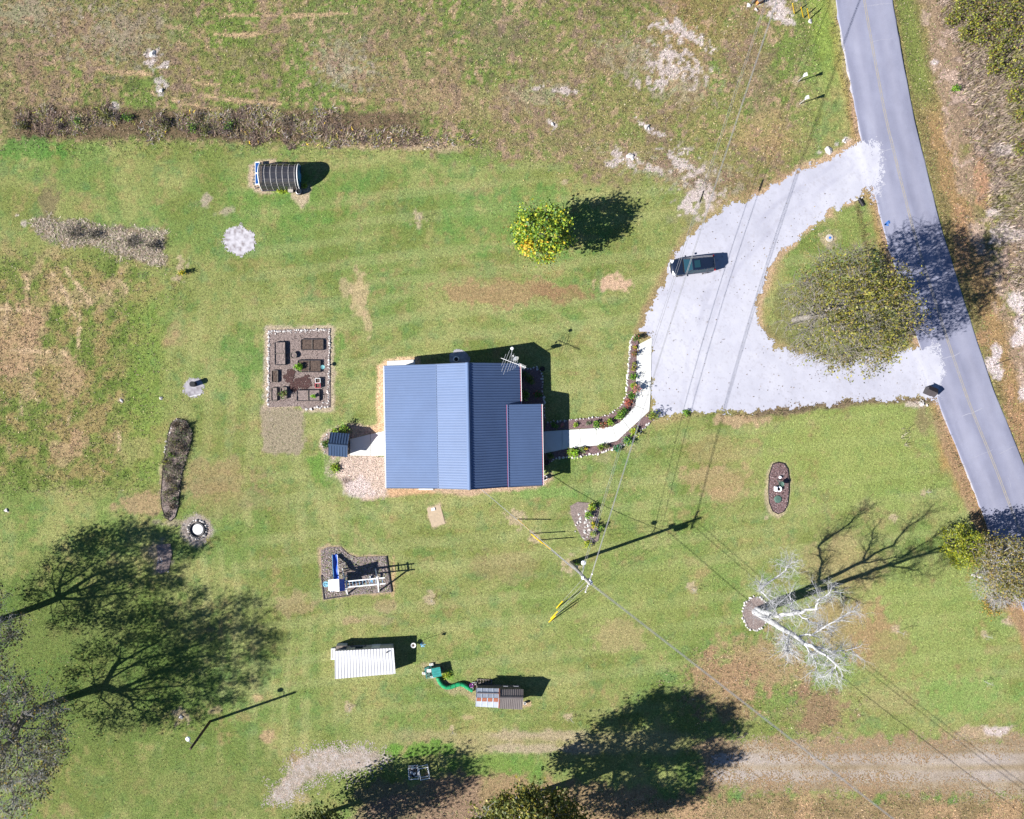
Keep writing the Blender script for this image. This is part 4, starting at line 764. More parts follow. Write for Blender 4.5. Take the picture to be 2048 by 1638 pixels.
blk = thing('step_block', 'square grey paving step south of the greenhouse', 'step', g(582.5, 381)); MB().box((0, 0, .25), (.5, .5, .5)).obj('block', M['old_concrete'], blk, bevel=.02); MB().box((0, 0, .515), (.54, .54, .03)).obj('cap', M['old_concrete'], blk)
dp = thing('watering_barrel', 'small black barrel with its shadow beside the greenhouse', 'barrel', g(599, 386)); MB().lathe([(.24, 0), (.29, .25), (.29, .5), (.24, .8), (.2, .8), (.18, .72)], 14).obj('body', M['black'], dp); MB().lathe([(.27, .62), (.30, .64), (.27, .66)], 14).obj('hoop', M['metal'], dp)
# ------------------------------------------------------------------ vegetable garden
def raised(px0, py0, px1, py1, label, h=.32, mat='dark_wood', div=None):
    c = g((px0+px1)/2, (py0+py1)/2); th = thing('raised_bed', label, 'raised bed', c, random.uniform(-.02, .02), 'raised beds in the vegetable plot'); x, y = (px1-px0)/S/2, (py1-py0)/S/2
    for a, b in (((-x, -y), (x, -y)), ((x, -y+.05), (x, y-.05)), ((x, y), (-x, y)), ((-x, y-.05), (-x, -y+.05))): MB().bar((*a, h/2), (*b, h/2), .05, h).obj('board', M[mat], th)
    V = []; n = 6
    for j in range(n+1):
        for i in range(n+1): V.append(((i/n*2-1)*(x-.03), (j/n*2-1)*(y-.03), h-.08+random.uniform(-.03, .03)))
    m = MB(); m.add(V, [(j*(n+1)+i, j*(n+1)+i+1, (j+1)*(n+1)+i+1, (j+1)*(n+1)+i) for j in range(n) for i in range(n)]); m.obj('soil', M['soil'] if random.random() < .4 else M['brown_mulch'], th)
    if div == 'x': MB().box((0, 0, h-.02), (.06, 2*y-.06, .06)).obj('cross_brace', M['wood'], th)
    if div == 'y': MB().box((0, 0, h-.02), (2*x-.06, .06, .06)).obj('cross_brace', M['wood'], th)
    return th
raised(551, 685, 571.5, 730, 'tall dark raised bed at the northwest of the plot, split by a crossbar', .42, div='y')
raised(603, 679, 647, 700, 'wide raised bed at the northeast corner of the plot', .3, div='x')
raised(596.5, 721, 641.5, 744, 'wide raised bed with a leafy green plant at its west end', .32, div='x')
raised(544.5, 741.5, 556.5, 764.5, 'small raised bed by the west stones, alone in the middle', .34, 'wood')
raised(543.5, 776, 554.5, 801.5, 'small raised bed at the southwest, nearest the west stones', .3, 'wood')
raised(562.5, 775, 574.5, 797, 'small raised bed full of weeds at the southwest', .36, 'wood')
raised(594.5, 780.5, 639.5, 801.5, 'wide raised bed at the southeast of the plot with one seedling', .32, div='x')
for py, lab, mt in ((761.5, 'square white planter box, the northern of two', 'white'), (771.3, 'square red-rimmed planter box, the southern of two', 'red')):
    th = thing('planter_box', lab, 'planter', g(636.5, py), .04); m = MB()
    for a, b in (((-.26, -.24), (.26, -.24)), ((.26, -.24), (.26, .24)), ((.26, .24), (-.26, .24)), ((-.26, .24), (-.26, -.24))): MB().bar((*a, .2), (*b, .2), .05, .4).obj('side', M['white'], th); MB().bar((*a, .415), (*b, .415), .05, .03).obj('rim', M[mt], th)
    MB().box((0, 0, .18), (.46, .42, .3)).obj('soil', M['soil'], th)
th = thing('round_pot', 'round tan tub standing between the raised beds', 'pot', g(588, 711)); MB().lathe([(.28, 0), (.34, .36), (.36, .38), (.30, .38), (.28, .3), (.02, .29)], 16).obj('tub', M['wood'], th); MB().lathe([(.28, .29), (.1, .33), (.01, .33)], 12).obj('soil', M['brown_mulch'], th)
th = thing('bird_bath', 'glass bird bath on a thin post by the east stones of the plot', 'bird bath', g(647.5, 735)); MB().tube([(0, 0, 0), (0, 0, .8)], .03, 6).obj('post', M['metal'], th); MB().lathe([(.03, .78), (.2, .84), (.23, .88), (.19, .86), (.02, .81)], 14).obj('bowl', mk('bluegreen_glass', (.12, .28, .30), None, 3, .2), th)
m = MB(); 
for k, (x, y, r) in enumerate(((572, 748, 9), (580, 765, 10), (612, 765, 14), (600, 758, 9), (590, 772, 9), (606, 775, 9))):
    pass
mask_sheet('dark_mulch', (560, 735), (632, 792), .07, .095, lambda x, y: ((14-np.hypot((x-580)/.75, (y-752)/1.4))+(fbm(x, y, 8, 3)-.5)*16 > 0) | ((15-np.hypot((x-608)/1.2, (y-765)/.8))+(fbm(x, y, 8, 5)-.5)*16 > 0) | ((10-np.hypot(x-588, y-775))+(fbm(x, y, 8, 6)-.5)*14 > 0), mk('wet_mulch', (.07, .035, .032), (.035, .018, .018), 8, .95, .8, grit=.4, gscale=14), None, 'stuff')
o = bpy.data.objects['dark_mulch']; tag(o, 'dark wet mulch spread in the middle of the vegetable plot', 'mulch')

# ------------------------------------------------------------------ swing set
ps = thing('play_set', 'white and blue play set with slide, canopy tower and monkey bars', 'play set', g(690, 1165)); po = ps.location
def lp_(px, py, z): return t(px, py, z)-po
tw = [(659, 1160), (689, 1158), (690, 1181), (661, 1183)]
for px, py in tw: p = lp_(px, py, 2.3); MB().box((p.x, p.y, 1.15), (.10, .10, 2.32)).obj('tower_post', M['white'], ps)
c4 = [lp_(px, py, 1.4) for px, py in tw]; quadslab('platform', ps, [(p.x*.97, p.y*.97, 1.4) for p in c4], M['sky_blue'], .08)
ra, rb = lp_(677.5, 1158, 3.0), lp_(678.5, 1183, 3.0); e0, e1 = lp_(656, 1160, 2.25), lp_(657, 1181, 2.25); f0, f1 = lp_(689, 1158.5, 2.35), lp_(690.5, 1181.5, 2.35)
m = MB(); m.add([ra, rb, e1, e0], [(0, 1, 2, 3)]); m.obj('canopy_side', M['white'], ps); m = MB(); m.add([ra, rb, f1, f0], [(0, 1, 2, 3)]); m.obj('canopy_side', M['blue'], ps)
m = MB(); m.tube([ra, rb], .04, 6); m.obj('ridge_pole', M['white'], ps)
s0_, s1_ = lp_(673, 1159, 1.45), lp_(670, 1109, .25); sb = Vector((1, -.04, 0)); pts = []
for k in range(15):
    f = k/14; p = s0_.lerp(s1_, f); p.z = 1.45-(1.2)*(f+.07*math.sin(f*6.283*1.5)); pts.append(p)
m = MB(); V = []
for p in pts: V += [p-sb*.27+Vector((0, 0, .14)), p-sb*.22, p+sb*.22, p+sb*.27+Vector((0, 0, .14))]
m.add(V, [(4*i+j, 4*i+j+1, 4*i+j+5, 4*i+j+4) for i in range(14) for j in range(3)]); m.obj('slide', M['blue'], ps, smooth=True)
for s_ in (-1, 1): m = MB(); m.tube([p+sb*.28*s_+Vector((0, 0, .15)) for p in pts], .035, 5); m.obj('slide_rail', M['white'] if s_ > 0 else M['sky_blue'], ps)
for s_ in (-1, 1): p = pts[8]+sb*.2*s_; MB().bar((p.x, p.y, -.05), p, .06, .06).obj('slide_leg', M['white'], ps)
r1, r2 = (lp_(692, 1162.8, 2.3), lp_(769.5, 1155.3, 2.3)), (lp_(694, 1174.3, 2.3), lp_(771, 1167, 2.3))
for r in (r1, r2): MB().bar(*r, .12, .12).obj('top_beam', M['white'], ps)
for k in range(11):
    f = .08+k*.085; MB().tube([r1[0].lerp(r1[1], f), r2[0].lerp(r2[1], f)], .022, 5).obj('rung', M['sky_blue'], ps)
for (tx, ty), (bx0, by0), (bx1, by1) in (((754, 1157), (751, 1137), (0, 0)), ((756, 1169), (757.5, 1184), (0, 0)), ((688.5, 1158), (685, 1137), (0, 0)), ((692, 1175), (695, 1189), (0, 0))):
    MB().bar(lp_(tx, ty, 2.35), g(bx0, by0, -.05)-po, .12, .12).obj('frame_leg', M['white'], ps)
MB().bar(lp_(692, 1160, 2.35), lp_(694, 1177, 2.35), .12, .10).obj('end_beam', M['white'], ps); MB().bar(lp_(754, 1153, 2.38), lp_(757, 1172, 2.38), .14, .08).obj('end_beam', M['white'], ps)
MB().bar(lp_(687, 1139, 1.0), lp_(690, 1160, 1.6), .10, .06).obj('climbing_rail', M['wood'], ps)
tz = lp_(740.5, 1160, 2.3); 
for y in (-.15, .15): MB().tube([(tz.x, tz.y+y-.3, 2.3), (tz.x, tz.y+y-.3, .9)], .012, 4).obj('swing_rope', M['white'], ps)
MB().box((tz.x, tz.y-.3, .88), (.22, .5, .05)).obj('swing_seat', M['sky_blue'], ps); MB().bar(lp_(740, 1152, 2.2), lp_(741, 1168, 2.2), .09, .06).obj('swing_bar', M['white'], ps); MB().bar(lp_(736, 1152, 1.6), lp_(744, 1152, 1.6), .06, .06).obj('glider_handle', M['white'], ps)
blb = thing('pool_toy', 'pale blue plastic toy in the mulch beside the play set', 'toy', g(652, 1168)); MB().lathe([(.02, .02), (.28, .04), (.32, .12), (.26, .14), (.2, .08), (.02, .07)], 12).obj('tray', mk('pale_blue', (.2, .42, .52)), blb); MB().box((.05, 0, .13), (.2, .12, .08)).obj('block', M['sky_blue'], blb)

# ------------------------------------------------------------------ utility poles and lines
def pole(px, py, h, label, lamp=False):
    th = thing('utility_pole', label, 'utility pole', g(px, py), group='utility poles')
    MB().tube([(0, 0, -.1), (0, 0, h*.5), (0, 0, h)], [.19, .165, .13], 10).obj('pole', M['pole'], th, smooth=True)
    MB().bar((-.35, -.95, h-.55), (.35, .95, h-.55), .10, .12).obj('crossarm', M['pole'], th)
    for f in (-.9, -.3, .3, .9): MB().lathe([(.03, 0), (.06, .03), (.06, .1), (.03, .14), (.05, .18), (.02, .22)], 8, (.35*f, .95*f, h-.49)).obj('insulator', M['lamp_white'], th)
    c = MB(); c.lathe([(.02, 0), (.24, .02), (.26, .1), (.26, .85), (.22, .95), (.05, 1.0)], 14, (.33, -.2, h-2.4)); tr = c.obj('transformer', M['galv'], th, smooth=False); MB().lathe([(.04, 0), (.06, .05), (.04, .2), (.02, .24)], 8, (.33, -.2, h-1.4)).obj('bushing', M['lamp_white'], tr)
    MB().box((-.3, .15, h-2.2), (.16, .3, .5)).obj('cutout', M['lamp_white'], th)
    if lamp:
        MB().tube([(0, 0, h-4.2), (0.1, .6, h-3.9), (.15, 1.15, h-3.9)], .035, 5).obj('lamp_arm', M['metal'], th); MB().lathe([(.2, -.18), (.26, -.05), (.2, .06), (.07, .1)], 12, (.15, 1.25, h-3.95)).obj('lamp', M['lamp_white'], th)
        MB().box((.18, .05, 2.6), (.16, .2, .7)).obj('meter_box', M['galv'], th)
    return th
P1 = pole(1142, 1125, 10.8, 'grey wooden utility pole with transformer and lamp on the south lawn', True); P2 = pole(1506, 4, 10.9, 'utility pole at the top edge of the field by the white rocks')
def wire(name, label, a, b, sag, r=.02, mat='wire', n=26, extra=None):
    th = thing(name, label, 'cable', (a.x, a.y, a.z)); P = []
    for k in range(n+1):
        f = k/n; p = a.lerp(b, f); p.z -= sag*4*f*(1-f); P.append(p-a)
    MB().tube(P, r, 5).obj('strand', M[mat], th, smooth=True)
    if extra: extra(th, P)
    return th
o1, o2 = P1.location, P2.location; hz = 10.3
wn_ = ['outer right conductor running from the lawn pole to the field pole', 'inner right conductor running from the lawn pole to the field pole', 'left thick cable running from the lawn pole to the field pole', 'lower left cable running from the lawn pole to the field pole']
def splice(th, P): p = P[16]; q = P[17]; MB().tube([p, p.lerp(q, .5)], .07, 6).obj('splice_case', M['black'], th)
for k, (dx, dy, dzz, r, mt) in enumerate(((.33, .86, 0, .019, 'wire'), (.1, .29, 0, .019, 'wire'), (-.25, 0, -2.6, .016, 'dark_wire'), (-.3, -.1, -3.2, .015, 'wire'))):
    wire('power_line', wn_[k], o1+Vector((dx, dy, hz+dzz)), o2+Vector((dx*.8-.1, dy*.6, hz+dzz)), .9+.15*k, r, mt, 26, splice if k == 2 else None)
se = t(2140, 1915, 10.2)
for k, (dx, dz_, r, mt, lab) in enumerate(((.15, 0, .02, 'wire', 'upper conductor leaving the lawn pole toward the southeast'), (-.1, -.5, .02, 'wire', 'second conductor leaving the lawn pole toward the southeast'), (.02, -2.4, .022, 'dark_wire', 'lower dark cable leaving the lawn pole toward the southeast'))):
    wire('power_line', lab, o1+Vector((dx, -dx, hz+dz_)), Vector((se.x+dx, se.y-dx, 10.2+dz_)), .7, r, mt)
P3 = ob('utility_pole', None, loc=(se.x, se.y, 0)); tag(P3, 'utility pole beyond the bottom right corner carrying the southeast lines', 'utility pole', 'utility poles')
for ch in list(P2.children): c = ch.copy(); COL.objects.link(c); c.parent = P3
wire('service_drop', 'silver service cable from the lawn pole to the house eave', o1+Vector((-.1, .1, 7.6)), t(962, 978, 4.9), .6, .028, 'wire')
def guy(name, label, anchor, top, gl=2.3):
    a = Vector(anchor); th = thing(name, label, 'guy wire', a); d = (Vector(top)-a)
    MB().tube([(0, 0, 0), d], .016, 4).obj('strand', M['wire'], th); u = d.normalized(); MB().tube([u*.15, u*(.15+gl)], .055, 7).obj('guard', M['yellow'], th); MB().tube([(0, 0, -.1), u*.2], .02, 5).obj('anchor_rod', M['metal'], th)
for (x, y), z, lab in (((1034, 1038), 9.8, 'guy wire with yellow guard nearest the house'), ((1061, 1067), 8.6, 'middle northwest guy wire with yellow guard'), ((1078, 1080), 7.4, 'northwest guy wire with yellow guard nearest the pole')): guy('guy_wire', lab, g(x, y), o1+Vector((-.1, .1, z)))
for (x, y), z, lab in (((1097, 1245), 10.2, 'southwest guy wire with yellow guard farthest from the pole'), ((1101, 1238), 9.0, 'middle southwest guy wire with yellow guard'), ((1112, 1217), 7.6, 'southwest guy wire with yellow guard nearest the pole')): guy('guy_wire', lab, g(x, y), o1+Vector((-.05, -.15, z)))
for (x, y), z, lab in (((1589, 28), 8, 'left of three yellow-guarded guy wires near the field pole'), ((1607, 36), 9, 'middle of three yellow-guarded guy wires near the field pole'), ((1619, 38), 10, 'right of three yellow-guarded guy wires near the field pole')): guy('guy_wire', lab, g(x, y), o2+Vector((.1, 0, z)), 1.9)
lm = thing('lamp_post', 'brown wooden lamp post with white lamp in the lower left lawn', 'lamp post', g(420, 1443)); MB().tube([(0, 0, -.1), (0, 0, 7.1)], [.15, .12], 9).obj('pole', M['brown_pole'], lm, smooth=True)
MB().tube([(0, 0, 6.1), (-.25, .3, 6.35), (-.45, .55, 6.35)], .03, 5).obj('lamp_arm', M['metal'], lm); MB().lathe([(.2, -.2), (.25, -.05), (.18, .06), (.06, .1)], 12, (-.5, .62, 6.3)).obj('lamp', M['lamp_white'], lm)

# ------------------------------------------------------------------ car
car = thing('parked_car', 'dark blue sport utility car with sunroof parked on the gravel drive', 'car', g(1381, 533.5, .03), math.radians(186.6))
st_ = [(2.36, .50, .52, .66), (2.30, .70, .50, .78), (2.1, .84, .40, .90), (1.7, .905, .30, .98), (1.2, .925, .28, 1.04), (.6, .93, .27, 1.07), (-.4, .93, .27, 1.09), (-1.4, .925, .28, 1.10), (-2.0, .90, .34, 1.10), (-2.25, .84, .44, 1.06), (-2.34, .72, .50, .98)]
V = []; nr = 11
for x, w_, z0, zt_ in st_:
    sec = [(0, z0), (w_*.8, z0), (w_*.97, z0+.1), (w_, (z0+zt_)/2), (w_*.985, zt_-.14), (w_*.90, zt_-.02)]
    full = [(-y, z) for y, z in sec[1:]][::-1]; V += [(x, y, z) for y, z in sec]+[(x, 0, zt_+.03)]+[(x, y, z) for y, z in full]
nr = 12; F = []
for i in range(len(st_)-1):
    for k in range(nr): F.append((i*nr+k, i*nr+(k+1) % nr, (i+1)*nr+(k+1) % nr, (i+1)*nr+k))
F += [tuple(range(nr))[::-1], tuple((len(st_)-1)*nr+k for k in range(nr))]
m = MB(); m.add(V, F); o = m.obj('body', M['car'], car, smooth=True); o.modifiers.new('smooth', 'SUBSURF').render_levels = 1
cab0 = [(1.05, .80), (.2, .86), (-1.2, .86), (-2.12, .78)]; cab1 = [(.28, .60), (-.2, .63), (-1.3, .62), (-1.95, .56)]; zr0, zr1 = 1.06, 1.66
V = [(x, y, zr0) for x, y in cab0]+[(x, -y, zr0) for x, y in cab0[::-1]]+[(x, y, zr1-.03*(i in (0, 3))) for i, (x, y) in enumerate(cab1)]+[(x, -y, zr1-.03*(i in (0, 3))) for i, (x, y) in list(enumerate(cab1))[::-1]]
m = MB(); m.add(V, [(i, (i+1) % 8, 8+(i+1) % 8, 8+i) for i in range(8)]+[tuple(range(8, 16))]); m.obj('cabin', M['car'], car, bevel=.03)
def inset(P, k, d): c = sum((Vector(p) for p in P), Vector())/len(P); n = (Vector(P[1])-Vector(P[0])).cross(Vector(P[2])-Vector(P[0])).normalized(); n = n if n.dot(c-Vector((-.6, 0, 1.2))) > 0 else -n; return [c+(Vector(p)-c)*k+n*d for p in P]
def pane(name, P, k=.88, d=.012, mt='car_glass'): m = MB(); m.add(inset(P, k, d), [(0, 1, 2, 3)]); return m.obj(name, M[mt], car)
pane('windshield', [V[7], V[0], V[8], V[15]], .9); pane('rear_window', [V[3], V[4], V[12], V[11]], .85)
for a, b in ((0, 1), (1, 2), (2, 3)): pane('side_window', [V[a], V[b], V[8+b], V[8+a]], .86); pane('side_window', [V[7-a], V[7-b], V[15-b], V[15-a]], .86)
MB().box((-.22, 0, 1.672), (.62, .78, .012)).obj('sunroof', M['car_glass'], car); MB().box((-1.75, 0, 1.69), (.14, .05, .05)).obj('roof_fin', M['car'], car)
for s_ in (-1, 1):
    MB().tube([(.1, s_*.57, 1.69), (-.3, s_*.585, 1.72), (-1.5, s_*.57, 1.71), (-1.8, s_*.54, 1.67)], .022, 5).obj('roof_rail', M['chrome'], car)
    MB().box((.78, s_*1.03, 1.10), (.14, .20, .13)).obj('mirror', M['car'], car, bevel=.03)
    MB().box((2.12, s_*.66, .80), (.34, .26, .12), rz=-s_*.45).obj('headlight', M['lamp_white'], car, bevel=.03); MB().box((-2.23, s_*.72, .98), (.14, .24, .16), rz=s_*.3).obj('tail_light', M['tail'], car, bevel=.02)
    for x in (1.42, -1.40):
        m = MB(); V2 = []
        prof = [(.33, -.11), (.35, -.06), (.35, .06), (.33, .11)]
        for r, y in prof:
            for k in range(18): V2.append((x+r*math.cos(k*math.pi/9), s_*.84+y, .33+r*math.sin(k*math.pi/9)))
        m.add(V2, [(i*18+k, i*18+(k+1) % 18, (i+1)*18+(k+1) % 18, (i+1)*18+k) for i in range(3) for k in range(18)]); wlo = m.obj('wheel', M['black'], car)
        m = MB(); m.add([(x+.23*math.cos(k*math.pi/6), s_*.945, .33+.23*math.sin(k*math.pi/6)) for k in range(12)], [tuple(range(12))]); m.obj('rim', M['chrome'], wlo)
MB().box((2.36, 0, .60), (.05, .8, .2)).obj('grille', M['chrome'], car); MB().box((2.37, 0, .42), (.03, .3, .1)).obj('number_plate', M['white'], car); MB().box((1.12, 0, 1.075), (.10, 1.3, .02)).obj('wiper_cowl', M['black'], car)

# ------------------------------------------------------------------ roadside and lawn objects
mb = thing('mailbox_cabinet', 'dark gabled mailbox cabinet where the drive meets the road', 'mailbox', g(1855, 783), math.radians(-24)); MB().box((0, 0, .38), (.85, .75, .78)).obj('body', M['dark_wood'], mb)
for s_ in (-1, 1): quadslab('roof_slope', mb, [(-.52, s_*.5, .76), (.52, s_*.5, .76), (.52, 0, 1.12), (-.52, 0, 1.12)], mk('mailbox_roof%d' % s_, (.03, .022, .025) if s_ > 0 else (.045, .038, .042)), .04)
MB().box((.44, 0, .5), (.03, .4, .35)).obj('door', M['metal'], mb)
rp = thing('rock_pile', 'small pile of white rocks at the corner of drive and road', 'rocks', g(1843, 806))
for k in range(9): rock(rp, g(1843+random.gauss(0, 4), 806+random.gauss(0, 3), .08), random.uniform(.2, .5), 'stone', k)
for i, (x, y) in enumerate(((1596, 163), (1599.5, 207.5))):
    th = thing('birdhouse', ('northern' if i == 0 else 'southern')+' of two white birdhouses on posts near the road', 'birdhouse', g(x, y), .3, 'birdhouses by the road'); MB().tube([(0, 0, -.05), (0, 0, 1.5)], .05, 7).obj('post', M['pole'], th); MB().box((0, 0, 1.68), (.22, .22, .36)).obj('box', M['white'], th)
    quadslab('roof', th, [(-.17, -.17, 1.86), (.17, -.17, 1.86), (.17, .17, 1.94), (-.17, .17, 1.94)], M['white'], .03); MB().lathe([(.035, 0), (.035, .005)], 8, (0, 0, 1.7)).obj('perch', M['wood'], th)
sg = thing('marker_post', 'thin dark marker post in pale rubble east of the road', 'post', g(1989, 729)); MB().box((0, 0, .65), (.09, .05, 1.35)).obj('post', M['brown_pole'], sg); MB().box((0, -.03, 1.15), (.12, .02, .3)).obj('reflector', M['black'], sg)
wm = thing('water_meter', 'pale water meter cover with a blue paint dot on the island', 'meter cover', g(1659, 476)); MB().lathe([(.42, 0), (.42, .05), (.36, .07), (.02, .075)], 14).obj('cover', M['old_concrete'], wm); MB().lathe([(.15, .07), (.15, .082), (.02, .084)], 10, (.03, .02, 0)).obj('paint_dot', M['blue_mark'], wm)
cv = thing('culvert_pipe', 'dark culvert pipe mouth below the upper drive entrance', 'culvert', g(1722, 406), .4); m = MB(); m.tube([(-.1, .6, .1), (.1, -.35, .02)], .2, 10, False); m.obj('pipe', M['black'], cv); MB().box((-.12, .5, .05), (.9, .16, .3)).obj('headwall', M['stone'], cv)
ob_ = thing('tan_crate', 'orange-tan wooden crate among white rocks at the top edge', 'crate', g(1517, 3), .5); MB().box((0, 0, .3), (.7, .5, .6)).obj('box', M['orange'], ob_, bevel=.01); MB().box((0, 0, .62), (.76, .56, .05)).obj('lid', M['wood'], ob_)
for i, (x, y, s_, lab) in enumerate(((1497, 10, .7, 'white boulder left of the crate at the top edge'), (1512, 18, .5, 'white boulder below the crate at the top edge'), (1620, 42, .55, 'pale boulder at the foot of the rightmost field guy wire'), (1688, 281, .6, 'white boulder beside the upper drive mouth'), (1657, 301, .9, 'pale grey boulder in the grass near the upper drive mouth'), (243, 801, .45, 'small white boulder in the left pasture'), (321, 795, .55, 'flat white stone west of the burn barrel'), (13, 1020, .6, 'lone grey boulder at the far left edge'), (1930, 982-140, .3, 'pale stone on the verge west of the road'), (1260, 312, 1.1, 'flat limestone outcrop in the field above the young maple'), (1294, 254, .9, 'limestone ledge in the field right of the weeds'), (1105, 248, .5, 'white limestone lump in the middle of the field'), (305, 108, .9, 'larger pale boulder in the upper left field'), (322, 180, .7, 'lower pale boulder in the upper left field'), (362, 1434, .6, 'grey boulder in the tree shadow by the lamp post'))):
    th = thing('boulder', lab, 'boulder', g(x, y)); rock(th, g(x, y, .02), s_, 'stone', i, 'stone_body'); rock(th, g(x+4*s_, y+3, .0), s_*.45, 'stone', i+2, 'stone_chip')
fp = thing('fire_pit', 'round fire pit ringed with sooty stones and white ash', 'fire pit', g(395, 1059)); MB().lathe([(.60, .0), (.55, .07), (.3, .10), (.02, .12)], 20, (.06, .03, 0)).obj('ash', M['ash'], fp); MB().lathe([(.79, .0), (.76, .03), (.3, .04)], 20).obj('embers', M['dark_stone'], fp); MB().lathe([(.80, 0), (.82, .2), (.80, .24), (.78, .24), (.78, .02)], 24).obj('steel_ring', M['dark_stone'], fp)
for k in range(26): a = k*.2417; rock(fp, fp.location+Vector((1.0*math.cos(a), 1.0*math.sin(a), .1)), random.uniform(.2, .34), 'dark_stone' if k % 3 == 0 else 'stone', k)
bbl = thing('burn_barrel', 'dark open burn barrel standing on a round gravel pad', 'barrel', g(389, 768.5)); MB().lathe([(.28, 0), (.29, .3), (.28, .31), (.29, .6), (.28, .61), (.29, .9), (.26, .9), (.25, .1), (.02, .08)], 18).obj('drum', M['black'], bbl); MB().lathe([(.295, .86), (.30, .88), (.295, .905), (.27, .905)], 18).obj('rim', M['black'], bbl)
pp = thing('white_pipe', 'white plastic pipe lying below the burn barrel', 'pipe', g(391, 791)); MB().tube([(-.55, -.1, .05), (.55, .12, .05)], .035, 6).obj('tube', M['white'], pp); MB().tube([(.5, .11, .05), (.58, .126, .05)], .045, 6).obj('coupler', M['white'], pp)
th = thing('tank_cover', 'round green tank cover in the oval bed', 'cover', g(1555, 998)); MB().lathe([(.42, 0), (.41, .14), (.34, .2), (.02, .22)], 18).obj('lid', M['dk_green'], th); MB().box((0, 0, .23), (.16, .03, .03)).obj('handle', M['dk_green'], th)
th = thing('toilet_planter', 'white toilet-shaped planter in the middle of the oval bed', 'planter', g(1554, 977.5)); MB().box((-.3, .02, .38), (.2, .5, .5)).obj('tank', M['lamp_white'], th, bevel=.03); MB().lathe([(.15, 0), (.17, .2), (.27, .38), (.29, .41), (.22, .42), (.17, .36)], 16, (.08, 0, 0)).obj('bowl', M['lamp_white'], th); MB().lathe([(.19, .36), (.02, .38)], 12, (.08, 0, 0)).obj('soil', M['soil'], th)
th = thing('hanging_basket_stand', 'green basket stand leaning in the oval bed beside the white planter', 'plant stand', g(1555, 965)); MB().tube([(-.12, .35, 0), (.0, .05, .8)], .03, 6).obj('pole', M['dk_green'], th); MB().lathe([(.05, .5), (.22, .62), (.30, .82), (.28, .84), (.18, .7)], 14, (.1, -.1, 0)).obj('basket', M['dk_green'], th); MB().tube([(.02, .1, .0), (.1, -.1, .66)], .025, 5).obj('strut', M['dk_green'], th)
th = thing('garden_globe', 'small white garden globe at the north of the oval bed', 'garden ornament', g(1558.5, 954)); MB().lathe([(.06, 0), (.05, .12), (.12, .16), (.16, .26), (.12, .37), (.02, .41)], 12).obj('globe', M['lamp_white'], th); MB().lathe([(.1, 0), (.1, .06), (.06, .08)], 10).obj('base', M['old_concrete'], th)
sp_ = thing('septic_cover', 'pale sandy concrete septic cover south of the house', 'cover', g(872, 1032), math.radians(15)); MB().box((0, 0, .0), (1.5, 2.1, .06)).obj('sand', M['sand'], sp_); MB().box((-.1, .8, .06), (.4, .32, .1)).obj('cap', M['white'], sp_, bevel=.02)
for px, lab in ((827, 'square white pipe frame loaded with junk'), (848, 'empty square white pipe frame beside the loaded one')):
    th = thing('pipe_frame', lab, 'frame', g(px, 1541), math.radians(4 if px < 840 else 12), 'white pipe frames by the bottom tree'); 
    for z in (.75, .15):
        for a, b in (((-.5, -.6), (.5, -.6)), ((.5, -.6), (.5, .6)), ((.5, .6), (-.5, .6)), ((-.5, .6), (-.5, -.6))): MB().bar((*a, z), (*b, z), .07, .07).obj('rail', M['white'], th)
    for x in (-.5, .5):
        for y in (-.6, .6): MB().box((x, y, .38), (.07, .07, .84)).obj('leg', M['white'], th)
    if px < 840:
        MB().box((0, 0, .2), (.95, 1.1, .04)).obj('shelf', M['wood'], th)
        for k, (jx, jy, jl) in enumerate(((825, 1533, 'crumpled white sack at the top of the loaded white pipe frame'), (831, 1538, 'black bag in the loaded white pipe frame'), (823, 1542, 'grey bundle at the left of the loaded white pipe frame'), (829, 1545, 'white sack in the middle of the loaded white pipe frame'), (826, 1549, 'dark bag at the bottom of the loaded white pipe frame'))): jk = thing('junk_bundle', jl, 'bag', g(jx, jy, .35), group='junk in the white pipe frame'); rock(jk, jk.location, random.uniform(.38, .5), ('white', 'black', 'galv', 'white', 'black')[k], k, 'lump')
pt = thing('porch_pot', 'round white pot by the southeast porch corner', 'pot', g(1089, 955)); MB().lathe([(.16, 0), (.25, .36), (.28, .40), (.23, .4), (.2, .3), (.02, .29)], 14).obj('pot', M['white'], pt); MB().lathe([(.2, .31), (.02, .33)], 10).obj('soil', M['soil'], pt)
pt = thing('porch_ornament', 'small white lantern at the southeast porch corner', 'lantern', g(1091, 944)); MB().box((0, 0, .16), (.16, .16, .32)).obj('body', M['lamp_white'], pt); MB().lathe([(.14, .32), (.02, .42)], 4).obj('cap', M['black'], pt)
for px, py, lab in ((1084, 738, 'dark planter urn at the corner of the shaded house bed'), (1092, 925, 'dark planter tub in the porch shadow south of the walk')):
    pt = thing('dark_planter', lab, 'planter', g(px, py)); MB().lathe([(.2, 0), (.26, .3), (.28, .34), (.22, .34), (.2, .24), (.02, .23)], 12).obj('tub', M['black'], pt); MB().lathe([(.2, .25), (.02, .27)], 10).obj('soil', M['soil'], pt)
